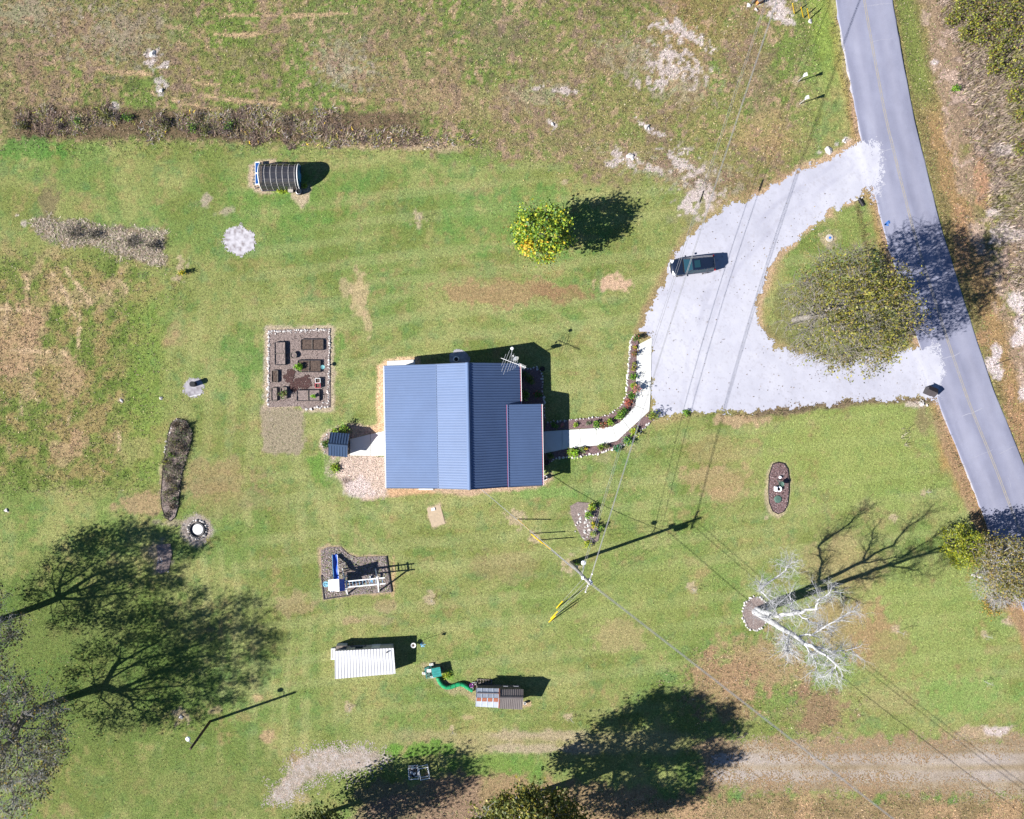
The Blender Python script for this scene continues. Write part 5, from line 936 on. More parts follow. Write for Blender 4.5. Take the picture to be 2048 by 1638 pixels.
# ------------------------------------------------------------------ foliage tools
def tubes(P0, P1, R0, R1, n):
    P0, P1 = np.asarray(P0, float), np.asarray(P1, float); R0, R1 = np.asarray(R0, float), np.asarray(R1, float)
    d = P1-P0; L_ = np.linalg.norm(d, axis=1, keepdims=True)+1e-9; d = d/L_
    ref = np.where(np.abs(d[:, 2:3]) > .9, np.array([[1., 0, 0]]), np.array([[0, 0, 1.]])); u = np.cross(d, ref); u /= np.linalg.norm(u, axis=1, keepdims=True)+1e-9; v = np.cross(d, u)
    a = np.arange(n)*2*math.pi/n; ring = u[:, None, :]*np.cos(a)[None, :, None]+v[:, None, :]*np.sin(a)[None, :, None]
    V = np.concatenate([P0[:, None, :]+ring*R0[:, None, None], P1[:, None, :]+ring*R1[:, None, None]], 1).reshape(-1, 3)
    b = (np.arange(len(P0))*2*n)[:, None]; k = np.arange(n)[None, :]; k1 = (k+1) % n
    F = np.stack([b+k, b+k1, b+n+k1, b+n+k], -1).reshape(-1, 4); return V, F
def leaves(ctr, size, cols, rs, up=.35, asp=.6):
    """one leaf-shaped quad per centre"""
    n = len(ctr); nr = rs.normal(size=(n, 3)); nr[:, 2] = np.abs(nr[:, 2])+up; nr /= np.linalg.norm(nr, axis=1, keepdims=True)
    t_ = np.cross(nr, rs.normal(size=(n, 3))); t_ /= np.linalg.norm(t_, axis=1, keepdims=True)+1e-9; b = np.cross(nr, t_); s_ = (size*rs.uniform(.6, 1.4, n))[:, None]
    V = np.stack([ctr-t_*s_, ctr+b*s_*asp-t_*s_*.1+nr*s_*.15, ctr+t_*s_, ctr-b*s_*asp-t_*s_*.1+nr*s_*.15], 1).reshape(-1, 3)
    F = np.arange(4*n).reshape(n, 4); return V, F, np.repeat(cols, 4, 0)
def pick(cols, w_, n, rs, var=.25):
    A = np.array(cols); c = A[rs.choice(len(A), n, p=np.array(w_)/sum(w_))]; return c*rs.uniform(1-var, 1+var, (n, 1))
def scaffold(trunk, ctr, rad, n, rs, alpha=.45, k0=1, power=.4, step=.9, sagz=0, flatbottom=-.9):
    nodes = [np.array(p, float) for p in trunk]; par = [-1]+list(range(len(trunk)-1)); pl = [0.0]
    for i in range(1, len(trunk)): pl.append(pl[-1]+np.linalg.norm(nodes[i]-nodes[i-1])*.35)
    pts = []
    while len(pts) < n:
        d = rs.normal(size=3); d /= np.linalg.norm(d)
        if d[2] < flatbottom: continue
        pts.append(np.array(ctr)+d*np.array(rad)*rs.uniform()**power)
    pts = np.array(pts); top = nodes[-1]; pts = pts[np.argsort(np.linalg.norm(pts-top, axis=1))]
    tips = []; nt0 = len(trunk)
    for p in pts:
        A = np.array(nodes); d = np.linalg.norm(A-p, axis=1); c = d+alpha*np.array(pl); c[:k0] = 1e9; j = int(np.argmin(c)); L_ = d[j]; m_ = max(1, int(L_/step)); a = nodes[j]; q = j
        for k in range(1, m_+1):
            f = k/m_; x = a+(p-a)*f+(rs.normal(size=3)*.10*L_/m_ if k < m_ else 0); x[2] -= sagz*math.sin(math.pi*f)*L_*.2
            nodes.append(x); par.append(q); pl.append(pl[q]+L_/m_); q = len(nodes)-1
        tips.append(q)
    cnt = np.zeros(len(nodes)); cnt[tips] = 1
    for i in range(len(nodes)-1, 0, -1): cnt[par[i]] += cnt[i]
    return np.array(nodes), np.array(par), cnt, np.array(tips)
def twigs(base, outw, n_per, ln, r, rs, fork=2, droop=0):
    P0 = []; P1 = []; R0 = []; R1 = []
    for p, o_ in zip(base, outw):
        for _ in range(n_per):
            d = o_*.8+rs.normal(size=3)*.7; d[2] += .15-droop; d /= np.linalg.norm(d)+1e-9; l = ln*rs.uniform(.5, 1.3); q = p+d*l*.55
            P0.append(p); P1.append(q); R0.append(r); R1.append(r*.7)
            for _ in range(fork):
                e = d+rs.normal(size=3)*.5; e[2] -= droop*.5; e /= np.linalg.norm(e); P0.append(q); P1.append(q+e*l*rs.uniform(.4, .8)); R0.append(r*.7); R1.append(r*.3)
    return P0, P1, R0, R1
def tree(name, label, cat, base, trunk, ctr, rad, n, r0, seed, bark, twigmat, ntw, tw_len, leafn, leafsize, cols, wts, group=None, tw_r=.014, leafspread=.5, alpha=.45, up=.4, power=.4, sel=None, flat=-.9, k0=1, k1=.5, leaf_part='crown'):
    rs = np.random.RandomState(seed); th = thing(name, label, cat, base, group=group)
    N, P, cnt, tips = scaffold(trunk, ctr, rad, n, rs, alpha, k0, power, flatbottom=flat)
    k = r0/cnt[0]**k1; R = np.maximum(k*cnt**k1, tw_r); i = np.arange(1, len(N)); a, b = P[i], i; Ra, Rb = np.minimum(R[a], R[b]*1.5), R[b]
    thick = R[b] > r0*.28
    V, F = tubes(N[a][thick], N[b][thick], Ra[thick], Rb[thick], 8); ob('trunk', big('trunk', V, F, None, True), M[bark], th)
    V, F = tubes(N[a][~thick], N[b][~thick], Ra[~thick], Rb[~thick], 4); V2 = [V]; F2 = [F]; off = len(V)
    outer = np.where(cnt <= 3)[0]; outw = N[outer]-np.array(ctr); outw /= np.linalg.norm(outw, axis=1, keepdims=True)+1e-9
    tw = None
    if ntw:
        tw = twigs(N[outer], outw, ntw, tw_len, tw_r, rs); V, F = tubes(*tw, 3); 
        F = F.reshape(-1, 4)
        V2.append(V)
        ob('branches', big('branches', V2[0], F2[0], None, True), M[bark], th); ob('twigs', big('twigs', V, F), M[twigmat], th)
    else: ob('branches', big('branches', V2[0], F2[0], None, True), M[bark], th)
    if leafn:
        src = np.array(tw[1]) if tw else N[outer]
        if sel is not None: src = src[sel(src, rs)]
        c = src[rs.randint(0, len(src), leafn)]+rs.normal(size=(leafn, 3))*leafspread
        V, F, cc = leaves(c, leafsize, pick(cols, wts, leafn, rs), rs, up); ob(leaf_part, big(leaf_part, V, F, cc), M['leaf'], th)
    return th
def bush(name, label, px, py, r, h, cols, wts, n=140, ls=.07, cat='shrub', group=None, seed=None, stemmat='grey_twig', z=0.05, stems=9, spread=1.0, up=.4):
    rs = np.random.RandomState(seed if seed is not None else int(px*7+py)); th = thing(name, label, cat, g(px, py, z), group=group)
    a = rs.uniform(0, 6.283, stems); rr = r*rs.uniform(.2, .8, stems)*spread; tip = np.stack([rr*np.cos(a), rr*np.sin(a), h*rs.uniform(.6, 1, stems)], -1)
    V, F = tubes(np.stack([tip[:, 0]*.1, tip[:, 1]*.1, np.full(stems, -.06)], -1), tip, np.full(stems, .018), np.full(stems, .008), 4); ob('stems', big('stems', V, F), M[stemmat], th)
    f = rs.uniform(.15, 1.1, n)[:, None]; c = tip[rs.randint(0, stems, n)]*f+rs.normal(size=(n, 3))*np.array([r*.25, r*.25, h*.10]); c[:, 2] = np.maximum(c[:, 2], .02)
    V, F, cc = leaves(c, ls, pick(cols, wts, n, rs), rs, up); ob('foliage', big('foliage', V, F, cc), M['leaf'], th); return th
LG, DG, YG, OL, RD_, PK, BR, YL, TE, GY_ = (.17, .30, .03), (.055, .14, .025), (.30, .32, .03), (.14, .15, .035), (.33, .09, .05), (.45, .15, .16), (.17, .12, .07), (.55, .40, .02), (.05, .17, .09), (.16, .15, .11)

# bed plants along the front walk ------------------------------------
FP = [ # px, py, radius, height, colours, weights, label
 (1124,852,5,.45,[PK,DG],[2,1],'small pink-flowered plant by the porch in the lawn-side walk bed'),
 (1152,850,6,.4,[LG,YG],[2,1],'bright green clump near the porch end of the lawn-side bed'),
 (1176,846,5,.3,[GY_,DG],[2,1],'dusty low clump among stones of the lawn-side bed'),
 (1191,849,9,.5,[LG,DG],[1,1],'round green clump in the straight part of the lawn-side bed'),
 (1206,850,8,.45,[BR,RD_,OL],[2,1,1],'rusty brown clump in the lawn-side bed'),
 (1220,842,10,.6,[YG,LG],[1,2],'large lime clump where the walk starts to curve'),
 (1240,833,11,.7,[LG,DG],[3,1],'tall green clump on the inside of the walk curve'),
 (1246,822,8,.6,[DG,LG],[2,1],'dark green clump above the walk curve'),
 (1253,805,10,.6,[RD_,PK,BR],[3,1,1],'red-leaved shrub at the bend of the lawn-side bed'),
 (1262,792,8,.6,[DG,LG],[2,1],'green clump just above the red-leaved shrub'),
 (1270,778,11,1.1,[PK,BR,OL],[2,2,1],'airy pinkish tall plant shading the walk'),
 (1265,772,7,.6,[LG,YG],[1,1],'lime clump under the airy pinkish plant'),
 (1265,753,9,.7,[LG,DG],[1,1],'green clump halfway up the straight bed'),
 (1265,738,6,.5,[YG,BR],[1,1],'yellowing clump halfway up the straight bed'),
 (1267,728,5,.5,[YG,GY_],[1,2],'thin straw-coloured clump in the straight bed'),
 (1267,708,8,.7,[BR,RD_,OL],[2,1,2],'brown seedhead clump in the upper straight bed'),
 (1269,695,5,.4,[YG,RD_],[1,1],'small yellow and red clump near the bed top'),
 (1270,679,9,1.2,[DG,RD_,OL],[2,1,1],'tall wispy plant at the north tip of the bed'),
 (1146,904,13,.8,[(.22,.40,.03),YG],[3,1],'large bright lime shrub by the porch on the outer bed'),
 (1164,900,7,.45,[LG,GY_],[1,1],'small green clump beside the lime shrub'),
 (1171,897,4,.4,[YL,LG],[2,1],'yellow-flowering plant in the outer bed'),
 (1200,895,8,.5,[LG,OL],[1,1],'olive clump midway along the outer bed'),
 (1213,891,6,.6,[GY_,OL],[1,1],'dry wispy clump midway along the outer bed'),
 (1234,896,9,.5,[DG,TE],[1,1],'dark teal clump against the outer stones'),
 (1253,881,12,.7,[TE,LG],[1,1],'blue-green shrub at the outer bend'),
 (1267,863,10,.6,[LG,YG],[1,1],'green shrub on the outer bed above the blue-green one'),
 (1301,833,12,1.2,[OL,DG,YG],[2,1,1],'olive bush at the drive corner of the walk'),
 (1050,790,12,1.0,[DG,LG],[1,1],'green shrub in the shaded bed against the porch'),
 (1060,760,10,.8,[DG,OL],[1,1],'dark shrub in the middle of the shaded house bed'),
 (1048,748,8,.6,[DG,BR],[1,1],'small dark shrub at the north of the shaded house bed'),
 (1074,790,9,.6,[DG,RD_],[3,1],'dark shrub near the outer stones of the shaded house bed'),
 (1100,912,8,.5,[DG,OL],[1,1],'shaded clump in the porch shadow south of the walk'),
 (1108,852,8,.5,[DG,LG],[2,1],'shaded clump in the porch shadow north of the walk'),
 (1182,1013,9,.5,[YG,LG],[1,1],'lime plant at the top of the wedge-shaped rocky bed'),
 (1176,1028,9,.8,[LG,DG],[2,1],'tall green plant in the upper rocky bed'),
 (1187,1048,8,.7,[YG,YL,DG],[2,1,1],'yellow-tinged plant in the middle of the rocky bed'),
 (1199,1055,6,.8,[DG,LG],[1,1],'narrow green plant on the east side of the rocky bed'),
 (1184,1068,8,.8,[LG,YG],[1,1],'green plant in the lower rocky bed'),
 (1175,1088,9,.5,[YG,LG],[2,1],'lime clump at the bottom of the rocky bed'),
 (1149,1128,6,.5,[YG,DG],[1,1],'yellow-green weed at the foot of the lawn utility pole'),
 (600.5,733,10,.7,[(.18,.38,.02),LG],[2,1],'leafy bright green vegetable in the middle raised bed'),
 (629,793,5,.45,[(.18,.38,.02),LG],[2,1],'single seedling in the southeast raised bed'),
 (569,786,8,.55,[DG,OL,BR],[2,1,1],'weeds filling the southwest raised bed'),
 (688,857,13,1.2,[DG,LG,YG],[2,2,1],'spreading green shrub behind the well house'),
 (668,863,8,.7,[YG,LG],[1,1],'small lime shrub at the corner of the well house'),
 (652,888,10,.5,[DG,OL],[2,1],'low weeds west of the well house'),
 (672,935,12,.35,[LG,YG],[2,1],'lime weeds creeping over the pale mulch'),
 (365,545,8,1.1,[YG,YL,DG],[3,1,1],'young yellow-green shrub in its mulch ring'),
 (562,381,9,.25,[(.25,.36,.03),YG],[2,1],'bright weeds along the greenhouse south side'),
 (574,380,6,.3,[(.25,.36,.03),YG],[2,1],'bright weeds beside the paving step'),
 (610,373,6,.3,[(.25,.34,.03),YG],[2,1],'bright weeds east of the greenhouse door'),
 (893,1350,9,.3,[LG,YG],[1,1],'weeds growing beside the teal pen'),
 (1369,826,8,.4,[LG,DG],[2,1],'green weed at the south edge of the gravel'),
 (1907,178,9,.6,[LG,DG],[2,1],'lone green shrub in dry grass east of the road'),
]
for px, py, r, h, cs_, ws__, lab in FP:
    big_ = r >= 9; bush('flowering_shrub' if big_ else 'garden_plant', lab, px, py, r/S*1.05, h, cs_, ws__, int(60+r*22), .05+r*.003, 'shrub' if big_ else 'plant', 'plants in the beds', z=.3 if 560 < px < 640 and 725 < py < 800 else .05)
for k, (px, py, r, h, c) in enumerate(((352,850,10,.7,BR),(362,868,13,.9,DG),(370,855,11,.9,BR),(350,885,12,.8,OL),(364,895,12,1.0,BR),(345,910,9,.6,LG),(332,922,8,.4,YG),(352,935,10,.7,GY_),(340,960,11,.6,BR),(350,975,10,.7,OL),(352,1000,9,.6,DG),(338,985,9,.5,OL),(345,1012,9,.5,BR),(335,1030,8,.3,GY_))):
    bush('dead_perennial', 'dried perennial stems %s in the long overgrown bed' % ('at the north end', 'near the north end', 'at the northeast edge', 'above the middle', 'on the east side above the middle', 'with green tips on the west side', 'with lime leaves at the west edge', 'at the purple-shaded middle', 'on the brown lower half', 'on the lower east side', 'at the lower east edge', 'with green flecks on the lower west side', 'near the south end', 'at the rounded south tip')[k], px, py, r/S, h, [c, (.07, .055, .05), (.12, .10, .08)], [2, 2, 1], 330, .055, 'plant', 'plants in the long bed', stems=26, spread=1.35)

# ------------------------------------------------------------------ trees
maple = tree('young_maple', 'young round-crowned maple turning yellow and orange above the house', 'tree', g(1072, 485), [(0,0,-.1),(0.02,0,1.0),(.05,0,1.9),(.0,.05,3.2),(0,0,4.6)], (.0,.0,4.9), (2.75,2.55,2.5), 110, .13, 21, 'bark', 'grey_twig', 2, .5, 0, .1, [LG], [1], k0=2)
rs = np.random.RandomState(5); n = 7400; d = rs.normal(size=(n, 3)); d /= np.linalg.norm(d, axis=1, keepdims=True); rr = rs.uniform(.25, 1, n)**.45
lump = 1+.22*np.sin(d[:, 0]*5+1)*np.sin(d[:, 1]*6)*np.cos(d[:, 2]*4+.5)+.10*rs.normal(size=n); c = d*(rr*lump)[:, None]*np.array([3.0, 2.85, 2.6])+np.array([0, 0, 5.0])
gap = fbm(c[:, 0]*40+900, c[:, 1]*40+c[:, 2]*31+500, 34, 5, 2); keep = gap > .22; c = c[keep]; n = len(c)
cc = pick([(.12,.22,.025),(.20,.30,.03),(.34,.36,.03),(.07,.14,.03)], [3,3,2,2], n, rs); org = (np.hypot(c[:, 0]+1.6, c[:, 1]+1.6) < .8*rs.uniform(.3, 1.1, n)) | (rs.uniform(size=n) < .05+.10*(c[:, 1] < -.8)); cc[org] = pick([(.55,.28,.03),(.60,.42,.04),(.48,.42,.03)], [1,1,2], org.sum(), rs)
V, F, cc = leaves(c, .125, cc, rs, .7, .75); ob('crown', big('crown', V, F, cc), M['leaf'], maple)

syc = tree('sycamore', 'wide half-bare sycamore with pale limbs on the driveway island', 'tree', g(1588, 640), [(0,0,-.1),(.1,0,2.0),(.25,.0,4.0),(.3,.1,6.2)], (.9,-.1,9.9), (6.2,6.0,4.4), 560, .32, 8, 'grey_twig', 'grey_twig', 5, 1.15, 10500, .115, [(.16,.16,.03),(.23,.21,.035),(.10,.11,.03),(.22,.16,.05),(.13,.11,.06)], [4,3,2,1,1], tw_r=.02, leafspread=.28, k0=2, k1=.52, sel=lambda p, r: r.uniform(size=len(p)) < np.clip(1.4-.19*np.hypot(p[:, 0]-2.2, p[:, 1]+.2), .04, 1)*(.25+.75*(fbm(p[:, 0]*40+900, p[:, 1]*40+p[:, 2]*25+700, 70, 6, 2) > .45)))
CL = lambda p, r: (fbm(p[:, 0]*40+900, p[:, 1]*40+p[:, 2]*28+700, 75, 6, 2) > .5) | (r.uniform(size=len(p)) < .06)
t1 = tree('bare_tree', 'tall nearly bare tree at the left edge, the upper one', 'tree', g(4, 1238), [(0,0,-.1),(0.05,0.05,1.6),(.15,.1,3.0),(.1,.2,4.6)], (.3,.6,9.0), (5.2,5.4,5.8), 420, .36, 14, 'bark', 'pale_twig', 7, 1.0, 8000, .12, [(.13,.125,.08),(.10,.095,.06),(.24,.19,.05)], [3,2,1], 'bare trees at the left edge', tw_r=.02, leafspread=.3, k0=2, k1=.56, alpha=.55, sel=CL)
t2 = tree('bare_tree', 'tall nearly bare tree at the left edge, the lower one', 'tree', g(76, 1418), [(0,0,-.1),(0,0.1,1.8),(.1,.1,3.4),(.3,.1,5.2)], (.6,.4,10.8), (6.6,6.8,7.4), 560, .42, 15, 'bark', 'pale_twig', 7, 1.0, 11000, .12, [(.14,.13,.08),(.10,.095,.06),(.28,.21,.04)], [3,2,1], 'bare trees at the left edge', tw_r=.02, leafspread=.3, k0=2, k1=.56, alpha=.55, sel=CL)
t3 = tree('leafy_tree', 'slender tree at the bottom edge whose pale trunk shows', 'tree', g(648, 1627), [(0,0,-.1),(.1,0,1.5),(.15,0,3),(.2,0,5),(.2,0,8)], (.2,-.1,7.0), (2.9,2.8,4.6), 220, .24, 16, 'white_bark', 'grey_twig', 4, .7, 9000, .14, [(.09,.12,.03),(.13,.14,.03),(.06,.09,.02)], [2,2,2], tw_r=.015, k0=2)
t4 = tree('large_evergreen', 'large olive-green tree rising from the bottom edge, middle', 'tree', g(1037, 1600), [(0,0,-.1),(.1,0,2.5),(.1,0,5),(0,0,8),(.1,-.1,12)], (.2,-.2,10.8), (6.6,6.0,5.2), 420, .42, 17, 'white_bark', 'pale_twig', 4, .9, 26000, .15, [(.11,.13,.03),(.16,.16,.03),(.06,.08,.025),(.24,.20,.03)], [3,3,2,1], tw_r=.018, leafspread=.34, k0=2, sel=lambda p, r: fbm(p[:, 0]*40+900, p[:, 1]*40+p[:, 2]*30+700, 80, 6, 2) > .40)
t5 = tree('cedar', 'dense yellow-green cedar beside the road at the right edge', 'tree', g(1893, 1084), [(0,0,-.1),(0,0,1.5),(0,0,3),(0,0,4.5)], (0,0,2.9), (1.9,2.0,2.4), 160, .15, 18, 'bark', 'grey_twig', 1, .3, 5200, .09, [(.20,.23,.02),(.28,.28,.02),(.10,.14,.02)], [3,2,2], 'trees at the right edge', leafspread=.22, k0=1)
t6 = tree('roadside_tree', 'half-bare tan roadside tree right of the cedar', 'tree', g(1935, 1108), [(0,0,-.1),(.1,0,1.5),(.2,0,3),(.2,0,4.6)], (.3,0,5.6), (2.7,2.7,2.6), 260, .2, 19, 'pale_twig', 'pale_twig', 4, .7, 5200, .10, [(.20,.16,.05),(.14,.14,.04),(.25,.19,.05)], [2,2,1], 'trees at the right edge', leafspread=.3, k0=1)
t7 = tree('roadside_tree', 'bushy olive tree at the right edge just below the road', 'tree', g(1985, 1122), [(0,0,-.1),(0,0,1.5),(.1,0,3),(.1,0,5)], (.1,0,5.6), (3.0,3.0,3.0), 240, .22, 20, 'bark', 'grey_twig', 3, .6, 4800, .11, [(.13,.14,.03),(.10,.11,.03),(.24,.18,.03)], [3,2,1], 'trees at the right edge', leafspread=.35, k0=1)
t8 = tree('roadside_tree', 'bare grey roadside tree below the tan one at the right edge', 'tree', g(1945, 1150), [(0,0,-.1),(.1,0,1.5),(.1,-.1,3)], (.3,-.2,4.0), (2.4,2.2,2.0), 200, .15, 22, 'pale_twig', 'pale_twig', 5, .8, 600, .07, [(.28,.20,.04),(.16,.14,.05)], [1,1], 'trees at the right edge', k0=1)
bush('roadside_shrub', 'orange-tinged shrub below the bare roadside tree', 1972, 1205, 1.5, 2.2, [(.30,.19,.03),OL,BR], [2,2,1], 900, .09, stems=22)

# white dead tree, limb by limb ---------------------------------------
dt = thing('dead_tree', 'bleached white dead tree with two leaning trunks in a stone ring', 'tree', g(1510, 1222)); d0 = dt.location; rs = np.random.RandomState(4)
A_ = [g(1510,1223,-.1), g(1512,1224,4), g(1511,1223,8), g(1512,1223,12), g(1513,1222,16)]; B_ = [g(1513,1219,-.1), g(1514,1214,2.5), g(1516,1208,5), g(1532,1190,7.6), g(1547,1173,10)]
LB = [[g(1516,1208,5), g(1500,1180,5.9), g(1468,1150,7), g(1462,1138,8)], [g(1511,1223,10), t(1625,1268,11.3), t(1668,1243,12.2), t(1703,1224,13)], [g(1512,1223,11), g(1520,1240,12.5), g(1515,1262,13.6)], [g(1512,1223,13), g(1535,1222,14.6), g(1560,1216,15.2)], [g(1512,1223,6), g(1520,1240,6.6), g(1512,1255,7.4)], [g(1532,1190,7.6), g(1540,1200,9.5), g(1560,1198,11)], [g(1511,1223,8.5), g(1500,1238,9.6), g(1490,1245,10.6)], [g(1513,1222,15), g(1528,1236,16), g(1526,1250,15.6)], [g(1547,1173,10), g(1540,1150,11.5), g(1545,1130,13)], [g(1514,1214,3), g(1500,1214,5), g(1480,1204,6.6)], [g(1535,1186,8), g(1507,1177,9.5), g(1496,1144,10.5)], [g(1468,1150,7), g(1508,1111,8), g(1510,1095,9)]]
def segs(pl, r0, r1, sub=4):
    P = []; 
    for a, b in zip(pl[:-1], pl[1:]):
        for k in range(sub): P.append(np.array(a.lerp(b, k/sub)))
    P.append(np.array(pl[-1])); P = np.array(P); P[1:-1] += rs.normal(size=(len(P)-2, 3))*.06; r = np.linspace(r0, r1, len(P)); return P, r
T0 = [[], [], [], []]; Bq = [[], [], [], []]; starts = []
for pl, ra, rb in ((A_, .38, .10), (B_, .34, .09)):
    P, r = segs(pl, ra, rb); T0[0] += list(P[:-1]); T0[1] += list(P[1:]); T0[2] += list(r[:-1]); T0[3] += list(r[1:]); starts += [(P[i], P[i]-P[i-1], .7) for i in range(len(P)//2, len(P))]
for pl in LB:
    P, r = segs(pl, .10, .03); Bq[0] += list(P[:-1]); Bq[1] += list(P[1:]); Bq[2] += list(r[:-1]); Bq[3] += list(r[1:]); starts += [(P[i], P[i]-P[i-1], 1.0) for i in range(2, len(P))]
W_ = [[], [], [], []]
def spray(p, d, l, r, dep):
    d = d/(np.linalg.norm(d)+1e-9)
    for k in range(3):
        q = p+d*l/3; W_[0].append(p); W_[1].append(q); W_[2].append(r); W_[3].append(r*.8); r *= .8; p = q; e = d+rs.normal(size=3)*.22; e[2] -= .05; d = e/np.linalg.norm(e)
        if dep > 0:
            for _ in range(1 if rs.uniform() < .35 else 2):
                e = d+rs.normal(size=3)*.6; spray(p, e, l*rs.uniform(.45, .75), r*.65, dep-1)
for p, d, s_ in starts:
    for _ in range(3):
        e = d/(np.linalg.norm(d)+1e-9)*.6+rs.normal(size=3)*.62+np.array([0, 0, .35]); spray(p, e, rs.uniform(.8, 1.7)*s_, .03, 2)
do = np.array(d0)
V, F = tubes(np.array(T0[0])-do, np.array(T0[1])-do, T0[2], T0[3], 9); ob('trunk', big('trunk', V, F, None, True), M['white_bark'], dt)
V, F = tubes(np.array(Bq[0])-do, np.array(Bq[1])-do, Bq[2], Bq[3], 6); ob('limbs', big('limbs', V, F, None, True), M['white_bark'], dt)
V, F = tubes(np.array(W_[0])-do, np.array(W_[1])-do, W_[2], W_[3], 3); ob('twigs', big('twigs', V, F), mk('bleached_twigs', (.42, .42, .44), (.30, .30, .32), 2, .85), dt)
ring = bed('tree_ring', 'round mulch ring edged with white stones at the dead tree foot', 'tree ring', oval(1510, 1227, 25, 33, 22), 'brown_mulch', .02)
stones(ring, oval(1510, 1227, 25, 34, 40)+[(1535, 1227)], 5, (.22, .42), jit=1.5)

# saplings ------------------------------------------------------------
for px, py, h, lab in ((839,438,1.6,'thin sapling in a bare patch left of the young maple'),(862,1198,1.5,'thin sapling in a bare patch south of the play set'),(700,1413,1.1,'thin grey sapling below the white shed'),(1140,1436,.9,'tiny sapling in a pale patch right of the coop shed'),(1384,1177,1.0,'dry tuft sapling in a bare patch between pole and dead tree'),(1852,984,.8,'sapling in a small white patch near the road'),(1794,1262,1.4,'sapling in a dark disc right of the dead tree'),(1968,1270,1.3,'sapling at the far right lawn'),(905,1462,.8,'small twig sapling by the faint track'),(1968,1362,1.5,'slim sapling casting a short shadow at the lower right')):
    rs = np.random.RandomState(int(px)); th = thing('sapling', lab, 'sapling', g(px, py), group='saplings on the lawn'); n = 9
    V, F = tubes(np.array([[0, 0, -.05]]), np.array([[.03, .02, h]]), [.022], [.008], 5); ob('stem', big('stem', V, F), M['pale_twig'], th)
    z = rs.uniform(.3, .95, n)*h; a = rs.uniform(0, 6.28, n); l = .25+.2*rs.uniform(size=n); P0 = np.stack([0*z, 0*z, z], -1); P1 = P0+np.stack([l*np.cos(a), l*np.sin(a), l*.8], -1)
    V, F = tubes(P0, P1, np.full(n, .010), np.full(n, .004), 3); ob('branches', big('branches', V, F), M['pale_twig'], th)
    V, F, cc = leaves(P1[rs.randint(0, n, 26)]+rs.normal(size=(26, 3))*.06, .045, pick([(.2,.2,.1),(.13,.17,.05),(.4,.38,.34)], [1,1,1], 26, rs), rs); ob('leaves', big('leaves', V, F, cc), M['leaf'], th)

for px, py, r, h, lab in ((150,466,1.3,1.1,'dark dead shrub at the west end of the weed mound'),(190,470,.9,.7,'greenish dead shrub in the middle of the weed mound'),(308,492,.9,1.0,'dark dead shrub at the east end of the weed mound'),(262,484,1.0,.7,'pale dead shrub right of centre on the weed mound')):
    bush('dead_shrub', lab, px, py, r, h, [(.10,.085,.07),(.22,.19,.16),(.08,.09,.04)], [3,2,1], 420, .06, 'shrub', 'dead shrubs on the mound', stems=40, spread=1.25)
rs_ = np.random.RandomState(2); xs_ = np.sort(rs_.uniform(30, 720, 16))
for q in range(16):
    px = xs_[q]; py = 248+(px-440)*.014+rs_.uniform(-16, 16); r = rs_.uniform(.4, 1.1)
    bush('weed_bush', ('olive','purple-brown','green','tan')[q % 4]+' weed bush in the fence-row weeds, number %s from the left' % ('one','two','three','four','five','six','seven','eight','nine','ten','eleven','twelve','thirteen','fourteen','fifteen','sixteen')[q], px, py, r, r*.9, [[OL,(.09,.10,.03)],[(.12,.09,.085),(.07,.055,.05)],[DG,LG],[(.24,.19,.13),BR]][q % 4]+[(.05,.04,.035)], [3,2,1], 300, .065, 'bush', 'weed bushes in the fence row', stems=26, spread=1.2)
# scrub east of the road: individual bushes
rs = np.random.RandomState(31); k = 0
spots = [(1925,20,1.6),(1950,45,1.8),(1985,15,2.0),(2020,40,2.2),(1960,80,1.6),(2010,95,1.9),(2040,70,1.8),(1935,75,1.3),(1990,140,1.5),(2035,150,1.8),(2030,195,1.5),(1990,110,1.2),(2045,235,1.5),(2000,60,1.6),(2040,10,2.0),(1905,45,1.0),(2042,300,1.2)]
words = ['at the top beside the verge','second from the verge at the top','in the middle of the top edge','right of middle at the top','below the top pair','in the middle of the scrub','at the right edge below the corner','nearest the dry verge','low in the scrub','at the right edge, third down','at the right edge, fourth down','small one in the scrub centre','at the right edge, lowest of the scrub','behind the middle of the top','in the top right corner','small one by the pale verge','alone near the white rubble']
for (px, py, r), w_ in zip(spots, words):
    bush('scrub_bush', 'yellow-green autumn scrub bush '+w_, px-2*r*4, py, r*.8, r*1.15, [(.17,.19,.03),(.26,.25,.03),(.10,.12,.03),(.20,.12,.05),(.14,.11,.08)], [3,2,2,1,2], 620, .10, 'bush', 'scrub bushes east of the road', stems=26, seed=int(px), spread=1.15)
